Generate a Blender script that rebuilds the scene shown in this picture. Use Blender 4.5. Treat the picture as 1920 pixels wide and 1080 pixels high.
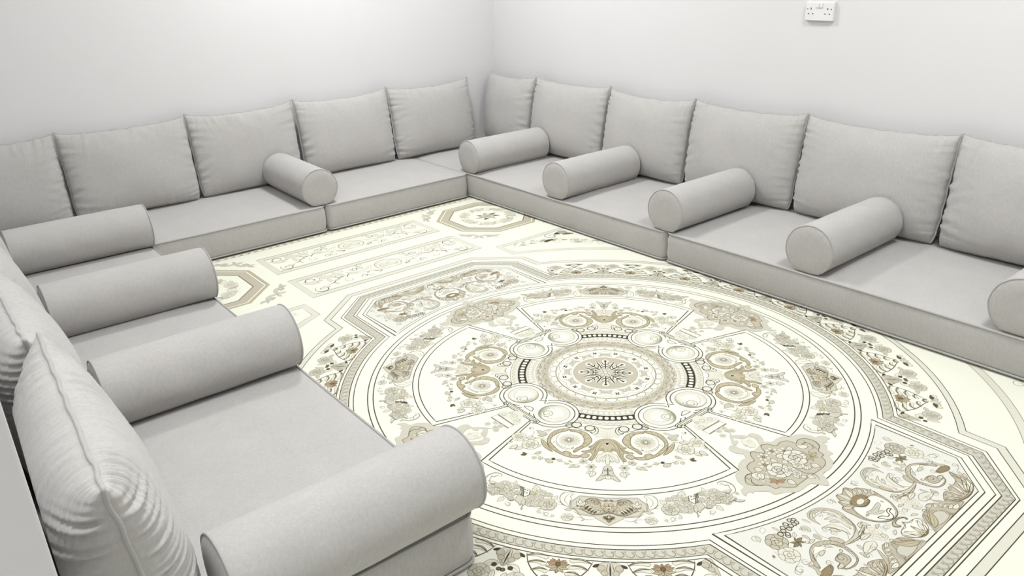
import bpy, bmesh, math, random
from mathutils import Vector, Matrix
sc = bpy.context.scene
for o in list(bpy.data.objects): bpy.data.objects.remove(o, do_unlink=True)
C = sc.collection
PI = math.pi
S = 0.675          # metres per carpet unit (radius of the inner fan ring of the printed rosette)
# room axes: +X towards the socket wall, +Y towards the far wall, origin at the rosette centre

# ---------------------------------------------------------------- camera
cam_d = bpy.data.cameras.new('camera'); cam = bpy.data.objects.new('camera', cam_d); C.objects.link(cam)
cam_d.sensor_width = 36.0; cam_d.lens = 1448.04 / 1920 * 36.0; cam_d.clip_start = 0.02
cam.matrix_world = Matrix(((0.77349051, 0.26583232, -0.57536563, -2.644365 * S),
                           (-0.63317712, 0.28360511, -0.72017698, -2.530789 * S),
                           (-0.02826968, 0.92135841, 0.38768481, 2.029195 * S),
                           (0, 0, 0, 1)))
sc.camera = cam
# ---------------------------------------------------------------- world, lamps, exposure
w = bpy.data.worlds.new('hall_light'); sc.world = w; w.use_nodes = True
bg = w.node_tree.nodes['Background']; bg.inputs[0].default_value = (1.0, 1.0, 1.0, 1); bg.inputs[1].default_value = 0.9
def lamp(name, x, y, z, size, power, col):
    l = bpy.data.lights.new(name, 'AREA'); l.shape = 'DISK'; l.size = size; l.energy = power; l.color = col
    o = bpy.data.objects.new(name, l); C.objects.link(o); o.location = (x, y, z)
    return o
CEIL = 2.85
LAMPS = ((0.5, 1.95, 57), (-1.47, -0.4, 42), (0.75, -0.95, 42))
for lx, ly, lp in LAMPS: lamp('ceiling_lamp_light', lx, ly, CEIL - 0.075, 0.5, lp, (0.985, 0.992, 1.0))
vs = sc.view_settings
vs.view_transform = 'Standard'; vs.look = 'None'; vs.gamma = 1.0; vs.use_curve_mapping = False; vs.exposure = -0.12

# ---------------------------------------------------------------- materials
def material(name, col, rough=0.9, sheen=0.0, spec=0.3, noise=None, bump=None):
    m = bpy.data.materials.new(name); m.use_nodes = True
    nt = m.node_tree; b = nt.nodes['Principled BSDF']
    b.inputs['Base Color'].default_value = (*col, 1); b.inputs['Roughness'].default_value = rough
    b.inputs['Specular IOR Level'].default_value = spec
    if sheen: b.inputs['Sheen Weight'].default_value = sheen; b.inputs['Sheen Roughness'].default_value = 0.5
    tc = nt.nodes.new('ShaderNodeTexCoord')
    if noise:                                   # list of (scale, stretch xyz, amount): woven mottling of the colour
        prev = None
        for sca, st, amt in noise:
            mp = nt.nodes.new('ShaderNodeMapping'); mp.inputs['Scale'].default_value = st
            nt.links.new(tc.outputs['Object'], mp.inputs[0])
            n = nt.nodes.new('ShaderNodeTexNoise'); n.inputs['Scale'].default_value = sca; n.inputs['Detail'].default_value = 3
            nt.links.new(mp.outputs[0], n.inputs['Vector'])
            r = nt.nodes.new('ShaderNodeMapRange'); r.inputs[1].default_value = 0.25; r.inputs[2].default_value = 0.75
            r.inputs[3].default_value = 1 - amt; r.inputs[4].default_value = 1 + amt
            nt.links.new(n.outputs[0], r.inputs[0])
            if prev is None: prev = r.outputs[0]
            else:
                mu = nt.nodes.new('ShaderNodeMath'); mu.operation = 'MULTIPLY'
                nt.links.new(prev, mu.inputs[0]); nt.links.new(r.outputs[0], mu.inputs[1]); prev = mu.outputs[0]
        vm = nt.nodes.new('ShaderNodeVectorMath'); vm.operation = 'SCALE'; vm.inputs[0].default_value = col
        nt.links.new(prev, vm.inputs['Scale']); nt.links.new(vm.outputs[0], b.inputs['Base Color'])
    if bump:
        n = nt.nodes.new('ShaderNodeTexNoise'); n.inputs['Scale'].default_value = bump[0]; n.inputs['Detail'].default_value = 4
        nt.links.new(tc.outputs['Object'], n.inputs['Vector'])
        bp = nt.nodes.new('ShaderNodeBump'); bp.inputs['Strength'].default_value = bump[1]; bp.inputs['Distance'].default_value = bump[2]
        nt.links.new(n.outputs[0], bp.inputs['Height']); nt.links.new(bp.outputs[0], b.inputs['Normal'])
    return m
M_FAB = material('grey_chenille', (0.425, 0.413, 0.398), 0.95, 0.2, 0.15,
                 noise=[(9, (1, 1, 1), 0.035), (150, (1, 1, 0.35), 0.06), (420, (1, 1, 1), 0.07)], bump=(500, 0.25, 0.0015))
M_PIPE = material('grey_piping', (0.385, 0.374, 0.36), 0.95, 0.2, 0.15, noise=[(200, (1, 1, 1), 0.06)])  # same cloth as the covers, darkened so seam shading is in the colour
M_WALL = material('white_wall_paint', (0.662, 0.656, 0.658), 0.85, 0, 0.2, noise=[(2.2, (1, 1, 1), 0.008)], bump=(180, 0.12, 0.002))
M_CEIL = material('ceiling_paint', (0.86, 0.86, 0.85), 0.9, 0, 0.1)
M_SCREED = material('floor_screed', (0.45, 0.44, 0.42), 0.9, 0, 0.2, noise=[(6, (1, 1, 1), 0.08)])
M_CREAM = material('cream_carpet_ground', (0.705, 0.71, 0.605), 0.75, 0.05, 0.2, noise=[(3, (1, 1, 1), 0.012), (500, (1, 1, 1), 0.02)])
M_SOCK = material('white_plastic', (0.72, 0.715, 0.71), 0.35, 0, 0.5)
M_SLOT = material('black_slot', (0.02, 0.02, 0.02), 0.6)
M_METAL = material('lamp_rim', (0.75, 0.75, 0.74), 0.4, 0, 0.5)

# ---------------------------------------------------------------- helpers
def link(name, me, mat, parent=None):
    o = bpy.data.objects.new(name, me); C.objects.link(o)
    if mat and not me.materials: me.materials.append(mat)
    if parent: o.parent = parent
    return o
def mesh_of(verts, faces, smooth=True, name='mesh'):
    me = bpy.data.meshes.new(name); me.from_pydata(verts, [], faces); me.update()
    if smooth:
        for p in me.polygons: p.use_smooth = True
    return me
def tag(o, label, cat, group=None):
    o['label'] = label; o['category'] = cat
    if group: o['group'] = group
    return o
def structure(o, label=None):
    o['kind'] = 'structure'
    if label: o['label'] = label
    return o
def thing(name, label, cat, loc, rz=0.0, group=None):
    e = bpy.data.objects.new(name, None); C.objects.link(e); e.location = loc; e.rotation_euler = (0, 0, rz); e.empty_display_size = 0.1
    return tag(e, label, cat, group)
def boxes(name, lst, mat, parent=None, bevel=0.0):
    bm = bmesh.new()
    for (x0, x1, y0, y1, z0, z1) in lst:
        r = bmesh.ops.create_cube(bm, size=1.0)
        bmesh.ops.scale(bm, vec=(x1 - x0, y1 - y0, z1 - z0), verts=r['verts'])
        bmesh.ops.translate(bm, vec=((x0 + x1) / 2, (y0 + y1) / 2, (z0 + z1) / 2), verts=r['verts'])
    if bevel: bmesh.ops.bevel(bm, geom=bm.edges[:], offset=bevel, segments=2, affect='EDGES', profile=0.5)
    me = bpy.data.meshes.new(name); bm.to_mesh(me); bm.free()
    return link(name, me, mat, parent)
def tube(pts, r, closed=True, n=8):
    vs_, fs = [], []; m = len(pts); pts = [Vector(p) for p in pts]
    up = None
    for i in range(m):
        a = pts[(i - 1) % m] if closed or i else pts[i]; b = pts[(i + 1) % m] if closed or i < m - 1 else pts[i]
        t = (b - a).normalized()
        if up is None: up = t.orthogonal().normalized()
        up = (up - t * up.dot(t)).normalized(); side = t.cross(up)
        for k in range(n):
            an = 2 * PI * k / n; vs_.append(pts[i] + up * (r * math.cos(an)) + side * (r * math.sin(an)))
    for i in range(m if closed else m - 1):
        j = (i + 1) % m
        for k in range(n): fs.append((i * n + k, i * n + (k + 1) % n, j * n + (k + 1) % n, j * n + k))
    if closed and m > 2:                       # ring closure: undo the twist of the carried frame
        pass
    return vs_, fs
def wave(seed, n, f0, f1):
    r = random.Random(seed); t = [(r.uniform(f0, f1), r.uniform(0, 6.28), r.uniform(0.4, 1)) for _ in range(n)]
    tot = sum(a for _, _, a in t)
    return lambda s: sum(a * math.sin(f * s + p) for f, p, a in t) / tot

# ---------------------------------------------------------------- room shell
UA, VB, VC, UD = 4.36 * S, 2.72 * S, -2.61 * S, -4.6 * S     # inner faces of the walls
T = 0.18; U0, U1 = -0.95 * S, -3.6 * S                          # doorway in the near-left wall, the camera stands in it
structure(boxes('floor', [(VC - T, VB + T, UD - T, UA + T, -0.12, -0.006)], M_SCREED))
structure(boxes('ceiling', [(VC - T, VB + T, UD - T, UA + T, CEIL, CEIL + 0.15)], M_CEIL))
structure(boxes('wall_far', [(VC - T, VB + T, UA, UA + T, -0.006, CEIL)], M_WALL), 'plain white wall behind the long row of cushions')
structure(boxes('wall_right', [(VB, VB + T, UD, UA, -0.006, CEIL)], M_WALL), 'plain white wall carrying the double socket')
structure(boxes('wall_left', [(VC - T, VC, U0, UA, -0.006, CEIL), (VC - T, VC, U1, U0, 2.15, CEIL), (VC - T, VC, UD, U1, -0.006, CEIL)], M_WALL, None, 0.004),
          'white wall end beside the doorway at the lower left')
structure(boxes('wall_near', [(VC - T, VB + T, UD - T, UD, -0.006, CEIL)], M_WALL))
for i, (lx, ly, lp) in enumerate(LAMPS):
    vs_, fs = [], []; N = 48
    for (r, z) in ((0.25, 0), (0.295, 0), (0.295, -0.05), (0.285, -0.06), (0.265, -0.06), (0.26, -0.05)):
        vs_ += [(r * math.cos(2 * PI * k / N), r * math.sin(2 * PI * k / N), z) for k in range(N)]
    for a in range(6):
        for k in range(N): fs.append((a * N + k, a * N + (k + 1) % N, (a + 1) % 6 * N + (k + 1) % N, (a + 1) % 6 * N + k))
    o = link('ceiling_lamp', mesh_of(vs_, fs), M_METAL); o.location = (lx, ly, CEIL)
    tag(o, ('round ceiling lamp rim over the far half of the carpet', 'round ceiling lamp rim over the foreground cushion', 'round ceiling lamp rim over the near right of the carpet')[i], 'lamp', 'ceiling lamps')

# ---------------------------------------------------------------- floor mattresses
HM = 0.222 * S
def ring_outline(a, b, r, n=10, ne=16):
    pts = []
    for cx, cy, a0 in ((a - r, b - r, 0), (-a + r, b - r, PI / 2), (-a + r, -b + r, PI), (a - r, -b + r, 1.5 * PI)):
        arc = [(cx + r * math.cos(a0 + PI / 2 * k / n), cy + r * math.sin(a0 + PI / 2 * k / n)) for k in range(n + 1)]
        if pts:
            x0, y0 = pts[-1]; x1, y1 = arc[0]
            pts += [(x0 + (x1 - x0) * k / ne, y0 + (y1 - y0) * k / ne) for k in range(1, ne)]
        pts += arc
    x0, y0 = pts[-1]; x1, y1 = pts[0]
    pts += [(x0 + (x1 - x0) * k / ne, y0 + (y1 - y0) * k / ne) for k in range(1, ne)]
    return pts
def mattress(x0, x1, y0, y1, label, seed, front):
    cx, cy = (x0 + x1) / 2, (y0 + y1) / 2; a, b = (x1 - x0) / 2 - 0.003, (y1 - y0) / 2 - 0.003
    t = thing('floor_mattress', label, 'mattress', (cx, cy, 0.0), 0, 'floor mattresses along the walls')
    wv = wave(seed, 6, 2, 9); wv2 = wave(seed + 50, 5, 6, 16)
    prof = [(0.30, 0.004), (0.06, 0.003), (0.012, 0.003), (0.004, 0.008), (-0.001, 0.02), (-0.004, 0.045), (-0.005, 0.08), (-0.004, 0.115), (-0.001, 0.138),
            (0.002, 0.146), (0.007, 0.1495), (0.016, 0.1515), (0.04, 0.1545), (0.09, 0.158), (0.16, 0.161), (0.24, 0.1625)]
    vs_, fs = [], []; n = 0
    for d, z in prof:
        ring = ring_outline(a - d, b - d, max(0.035 - d, 0.012)); n = len(ring)
        for x, y in ring:
            k = min(1, z / 0.14)
            zz = z / 0.15 * HM + (0.0022 * wv(x * 1.1 + y * 0.9 + 3) if z > 0.1 else 0) * k
            q = 1 + 0.004 * wv2(x + y + z * 7) * (0.02 < z < 0.14)
            vs_.append((x * q, y * q, zz))
    for i in range(len(prof) - 1):
        for k in range(n): fs.append((i * n + k, i * n + (k + 1) % n, (i + 1) * n + (k + 1) % n, (i + 1) * n + k))
    fs.append(tuple(range((len(prof) - 1) * n, len(prof) * n))); fs.append(tuple(reversed(range(n))))
    link('pad', mesh_of(vs_, fs), M_FAB, t)
    for zz, dd, r in ((0.1475, 0.0, 0.0042), (0.008, -0.001, 0.0042)):
        pts = [(x, y, zz / 0.15 * HM + 0.0022 * wv(x * 1.1 + y * 0.9 + 3) * (zz > 0.1)) for x, y in ring_outline(a - dd, b - dd, 0.035)]
        link('piping', mesh_of(*tube(pts, r)), M_PIPE, t)
    return t
mattress(1.487 * S, VB - 0.01, 0.869 * S, UA - 0.01, 'grey floor mattress in the far right corner, under two bolsters left of the seam', 1, 'x')
mattress(1.487 * S, VB - 0.01, -1.85 * S, 0.865 * S, 'grey floor mattress along the socket wall, nearest the right edge', 2, 'x')
mattress(0.027 * S, 1.482 * S, 3.233 * S, UA - 0.01, 'short grey floor mattress against the far wall, beside the corner', 3, 'y')
mattress(VC + 0.01, 0.022 * S, 3.233 * S, UA - 0.01, 'long grey floor mattress against the far wall, left of the lone bolster', 4, 'y')
mattress(VC + 0.02, -1.365 * S, -0.69 * S, 0.86 * S, 'grey floor mattress nearest the camera, its end face at bottom centre', 5, 'c')
mattress(VC + 0.02, -1.365 * S, 0.865 * S, 3.228 * S, 'grey floor mattress on the left, under the two farther bolsters', 6, 'c')

# ---------------------------------------------------------------- bolsters
def bolster(u, v, ang, label, group, seed, length=0.865):
    """(u, v): middle of the front end on the mattress; ang: direction of the axis, front to back, about Z from +X"""
    L, R = length * S, 0.156 * S
    t = thing('bolster', label, 'bolster', (v * S, u * S, HM + 0.008), ang, group)
    r = random.Random(seed); wv = wave(seed, 6, 3, 14); wl = wave(seed + 9, 4, 4, 12)
    N = 72
    body = [(0.0015, R * 0.985)] + [(L * k / 26, R * (1.0 + 0.012 * math.sin(PI * k / 26))) for k in range(1, 26)] + [(L - 0.0015, R * 0.985)]
    def put(x, rr, k):
        a = 2 * PI * k / N
        y = rr * math.sin(a); z = rr * math.cos(a)
        q = 1 + 0.007 * wl(a + x * 5) * (rr > R * 0.9)
        y *= q; z *= q
        if z < -0.86 * R: z = -0.86 * R - (-0.86 * R - z) * 0.25         # pressed flat where it lies on the mattress
        return (x, y, z + 0.885 * R)
    vs_, fs = [], []
    for x, rr in body: vs_ += [put(x, rr, k) for k in range(N)]
    for i in range(len(body) - 1):
        for k in range(N): fs.append((i * N + k, (i + 1) * N + k, (i + 1) * N + (k + 1) % N, i * N + (k + 1) % N))
    link('roll', mesh_of(vs_, fs), M_FAB, t)
    for s, x0 in ((-1, 0.0015), (1, L - 0.0015)):
        vs_, fs = [], []; rr_ = [1.0, 0.97, 0.92, 0.84, 0.72, 0.55, 0.36, 0.18]
        for f in rr_:
            for k in range(N):
                a = 2 * PI * k / N
                dx = 0.011 * (1 - f ** 5) + 0.0022 * wv(a * 3) * math.exp(-((f - 0.86) / 0.1) ** 2)
                vs_.append(put(x0 + s * dx, R * 0.985 * f, k))
        for i in range(len(rr_) - 1):
            for k in range(N):
                q = (i * N + k, i * N + (k + 1) % N, (i + 1) * N + (k + 1) % N, (i + 1) * N + k)
                fs.append(q if s < 0 else q[::-1])
        q = tuple(range((len(rr_) - 1) * N, len(rr_) * N)); fs.append(q if s < 0 else q[::-1])
        link('end_cap', mesh_of(vs_, fs), M_FAB, t)
        link('piping', mesh_of(*tube([put(x0, R * 0.992, k) for k in range(N)], 0.0028)), M_PIPE, t)
    return t
GB, GC = 'bolsters on the socket wall seats', 'bolsters on the left seats'
bolster(3.245, 1.50, 0.0, 'grey bolster nearest the far room corner', GB, 11)
bolster(2.045, 1.50, 0.02, 'grey bolster on the right seats, second from the far corner', GB, 12)
bolster(0.89, 1.50, 0.01, 'grey bolster lying over the seam of the right mattresses', GB, 13)
bolster(-0.235, 1.50, 0.01, 'grey bolster on the right seats, fourth from the far corner', GB, 14)
bolster(-1.40, 1.50, 0.0, 'grey bolster cut by the right edge of the picture', GB, 15)
bolster(3.26, 0.0, PI / 2 - 0.02, 'lone grey bolster on the far wall seat over the mattress seam', None, 16, 0.825)
bolster(-0.60, -1.365, PI, 'large grey bolster in the foreground at the mattress end', GC, 17)
bolster(0.845, -1.365, PI, 'grey bolster on the left seats, second from the camera', GC, 18)
bolster(1.985, -1.365, PI, 'grey bolster on the left seats, third from the camera', GC, 19)
bolster(3.235, -1.365, PI, 'grey bolster on the left seats, farthest from the camera', GC, 20)

# ---------------------------------------------------------------- back cushions
def cushion(b0, b1, top0, top1, label, group, seed, face, front=0.097, back=0.085, nx=54, ny=44, sag=0.022, wrinkle=0.021, fold=(20, 70), droop=0.0, reach=0.05, bottom=0.235):
    """b0, b1: seam plane's bottom and top distance from the origin along the wall normal (carpet units);
    top0, top1: start and end along the wall; face: 'A' far wall, 'B' socket wall, 'C' left wall"""
    r = random.Random(seed)
    W = abs(top1 - top0) * S - 0.009; zt = {'A': 0.93, 'B': 0.95, 'C': 0.93}[face] + r.uniform(-0.008, 0.008)
    mid = (top0 + top1) / 2
    bz = bottom * S; H = math.hypot((zt * S - bz), (b1 - b0) * S)
    tilt = math.atan2((b1 - b0) * S, zt * S - bz)
    if face == 'B': base = Vector((b0 * S, mid * S, bz)); xd = Vector((0, -1, 0)); nd = Vector((-1, 0, 0))
    if face == 'A': base = Vector((mid * S, b0 * S, bz)); xd = Vector((1, 0, 0)); nd = Vector((0, -1, 0))
    if face == 'C': base = Vector((b0 * S, mid * S, bz)); xd = Vector((0, 1, 0)); nd = Vector((1, 0, 0))
    t = thing('back_cushion', label, 'cushion', base, 0, group)
    hd = (Vector((0, 0, 1)) * math.cos(tilt) - nd * math.sin(abs(tilt))).normalized(); nn = xd.cross(hd)
    if nn.dot(nd) < 0: nn = -nn
    ws = [wave(seed * 7 + k, 10, *fold) for k in range(4)]; wo = [wave(seed * 11 + k, 5, 3, 13) for k in range(4)]
    big = [wave(seed * 13 + k, 4, 2, 5) for k in range(2)]
    sg = [sag * r.uniform(0.7, 1.3), 0.010, 0.003 * r.uniform(0.6, 1.5), 0.003 * r.uniform(0.6, 1.5)]
    ear = [r.uniform(0.004, 0.014) for _ in range(4)]
    def outline(x, y):                          # x, y in -1..1 -> seam plane position with sagging edges
        X = x * W / 2; Y = (y + 1) / 2 * H
        top = (1 + y) / 2; rt = (1 + x) / 2
        fx = (1 - x * x) ** 0.8; fy = (1 - y * y) ** 0.8
        Y -= top ** 2 * (sg[0] * fx + 0.0035 * wo[0](X * 6) * fx); Y += (1 - top) ** 2 * (sg[1] * fx)
        X -= rt ** 2 * (sg[2] * fy + 0.003 * wo[1](Y * 6) * fy); X += (1 - rt) ** 2 * (sg[3] * fy + 0.003 * wo[2](Y * 6) * fy)
        Y += droop * x * top
        X *= 1 - 0.045 * (1 - top) ** 10; Y += 0.012 * (1 - top) ** 6 * abs(x) ** 8 - 0.006 * top ** 8 * 0 + ear[0] * top ** 10 * abs(x) ** 12
        return X, Y
    def pucker(x, y, X, Y, side):               # gathers at the seams, pushed out along the rounded edge: (across, up, out)
        vx = vy = vn = 0.0
        ex, ey = min(1, (1 - abs(x)) * W / 0.10), min(1, (1 - abs(y)) * H / 0.10)
        for d, s_, wv_, amp, ox, oy in (((1 - x) * W / 2, Y, ws[0], ey, 1, 0), ((1 + x) * W / 2, Y, ws[1], ey, -1, 0), ((1 - y) * H / 2, X, ws[2], 0.8 * ex, 0, 1), ((1 + y) * H / 2, X, ws[3], 0.4 * ex, 0, -1)):
            if d > 0.3: continue
            a = wrinkle * amp * wv_(s_ * 5 + side + d * 0.8) * (1 - math.exp(-d / 0.006)) * math.exp(-d / reach); e_ = math.exp(-d / 0.03)
            vx += a * ox * e_; vy += a * oy * e_; vn += a * (1 - 0.6 * e_)
        return vx, vy, vn
    def cells(n): return [math.sin(PI / 2 * (2 * k / n - 1)) * 0.72 + (2 * k / n - 1) * 0.28 for k in range(n + 1)]
    xs, ys = cells(nx), cells(ny)
    vs_, fs = [], []; idx = {}
    for side, th in ((1, front), (-1, back)):
        for j, y in enumerate(ys):
            for i, x in enumerate(xs):
                edge = i in (0, nx) or j in (0, ny)
                if side < 0 and edge: continue
                X, Y = outline(x, y)
                e = max(0, (1 - x * x) * (1 - y * y))
                prof = (1 - abs(x) ** 2.8) ** 0.38 * (1 - abs(y) ** 2.6) ** 0.44
                d = th * prof * (1 - 0.13 * y) * (1 + 0.05 * big[0](X * 4 + Y * 3))
                if not edge:
                    vx, vy, vn = pucker(x, y, X, Y, side * 3); X += vx; Y += vy; d += vn
                p = xd * X + hd * Y + nn * (side * d)
                idx[(side, i, j)] = len(vs_); vs_.append(p)
    for (i, j) in [(i, j) for i in range(nx + 1) for j in range(ny + 1)]:
        idx.setdefault((-1, i, j), idx[(1, i, j)])
    for side in (1, -1):
        for j in range(ny):
            for i in range(nx):
                q = [idx[(side, i, j)], idx[(side, i + 1, j)], idx[(side, i + 1, j + 1)], idx[(side, i, j + 1)]]
                fs.append(q if side > 0 else q[::-1])
    # keep the stuffing off the mattress and the wall
    lim = HM + 0.006 - base.z
    vs_ = [Vector((p.x, p.y, max(p.z, lim))) for p in vs_]
    if face == 'B': vs_ = [Vector((min(p.x, VB - 0.004 - base.x), p.y, p.z)) for p in vs_]
    if face == 'A': vs_ = [Vector((p.x, min(p.y, UA - 0.004 - base.y), p.z)) for p in vs_]
    if face == 'C': vs_ = [Vector((max(p.x, VC + 0.018 - base.x), p.y, p.z)) for p in vs_]
    body = link('cover', mesh_of(vs_, fs), M_FAB, t)
    loop = [(x, -1) for x in xs[:-1]] + [(1, y) for y in ys[:-1]] + [(x, 1) for x in xs[:0:-1]] + [(-1, y) for y in ys[:0:-1]]
    pts = []
    for x, y in loop:
        X, Y = outline(x, y); p = xd * X + hd * Y
        p += nn * (0.003 * wo[3]((X + Y) * 7)); p.z = max(p.z, lim + 0.002); pts.append(p)
    link('piping', mesh_of(*tube(pts, 0.0046)), M_PIPE, t)
    return t
GA_, GB_, GC_ = 'back cushions along the far wall', 'back cushions along the socket wall', 'back cushions along the left wall'
fB = lambda u: -2.531 + (u + 2.531) * 1.0607
fA = lambda v: -2.644 + (v + 2.644) * 1.0383
cushion(4.15, 4.25, -2.50, fA(-1.697), 'grey back cushion cut by the left edge, leftmost on the far wall', GA_, 31, 'A', front=0.08)
cushion(4.15, 4.25, fA(-1.695), fA(-0.752), 'grey back cushion on the far wall, second from the left edge', GA_, 32, 'A', front=0.08)
cushion(4.17, 4.25, fA(-0.75), fA(0.17), 'grey back cushion on the far wall, behind the lone bolster', GA_, 33, 'A', front=0.062)
cushion(4.15, 4.25, fA(0.178), fA(1.119), 'grey back cushion on the far wall, just right of the lone bolster', GA_, 34, 'A', front=0.08)
cushion(4.15, 4.25, fA(1.121), fA(2.07), 'grey back cushion on the far wall, next to the corner', GA_, 35, 'A', front=0.08)
cushion(2.50, 2.59, 4.28, fB(3.178), 'grey back cushion in the room corner, first on the socket wall', GB_, 41, 'B')
cushion(2.50, 2.60, fB(3.17), fB(2.205), 'grey back cushion on the socket wall, second from the corner', GB_, 42, 'B')
cushion(2.50, 2.60, fB(2.2), fB(1.296), 'grey back cushion on the socket wall, third from the corner', GB_, 43, 'B')
cushion(2.50, 2.60, fB(1.292), fB(0.331), 'grey back cushion on the socket wall, fourth from the corner', GB_, 44, 'B')
cushion(2.50, 2.60, fB(0.329), fB(-0.669), 'wide grey back cushion on the socket wall, second from the right edge', GB_, 45, 'B')
cushion(2.50, 2.59, fB(-0.671), fB(-1.66), 'grey back cushion on the socket wall, cut by the right edge', GB_, 46, 'B')
cushion(-2.37, -2.45, -0.73, 0.185, 'large plump grey cushion in the lower left foreground', GC_, 51, 'C', front=0.098, back=0.15, nx=170, ny=130, sag=0.03, wrinkle=0.021, fold=(26, 90), reach=0.06, droop=0.026).rotation_euler[2] = -0.045
cushion(-2.40, -2.47, 0.195, 1.15, 'grey cushion just behind the foreground cushion on the left', GC_, 52, 'C', front=0.105, back=0.12, nx=130, ny=100, wrinkle=0.021, fold=(26, 90), reach=0.06)
cushion(-2.40, -2.47, 1.17, 2.10, 'grey cushion at the left edge, third from the camera', GC_, 53, 'C', front=0.105, back=0.09)
cushion(-2.40, -2.47, 2.12, 3.06, 'grey cushion on the left, nearest the far wall', GC_, 54, 'C', front=0.105, back=0.09)
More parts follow.
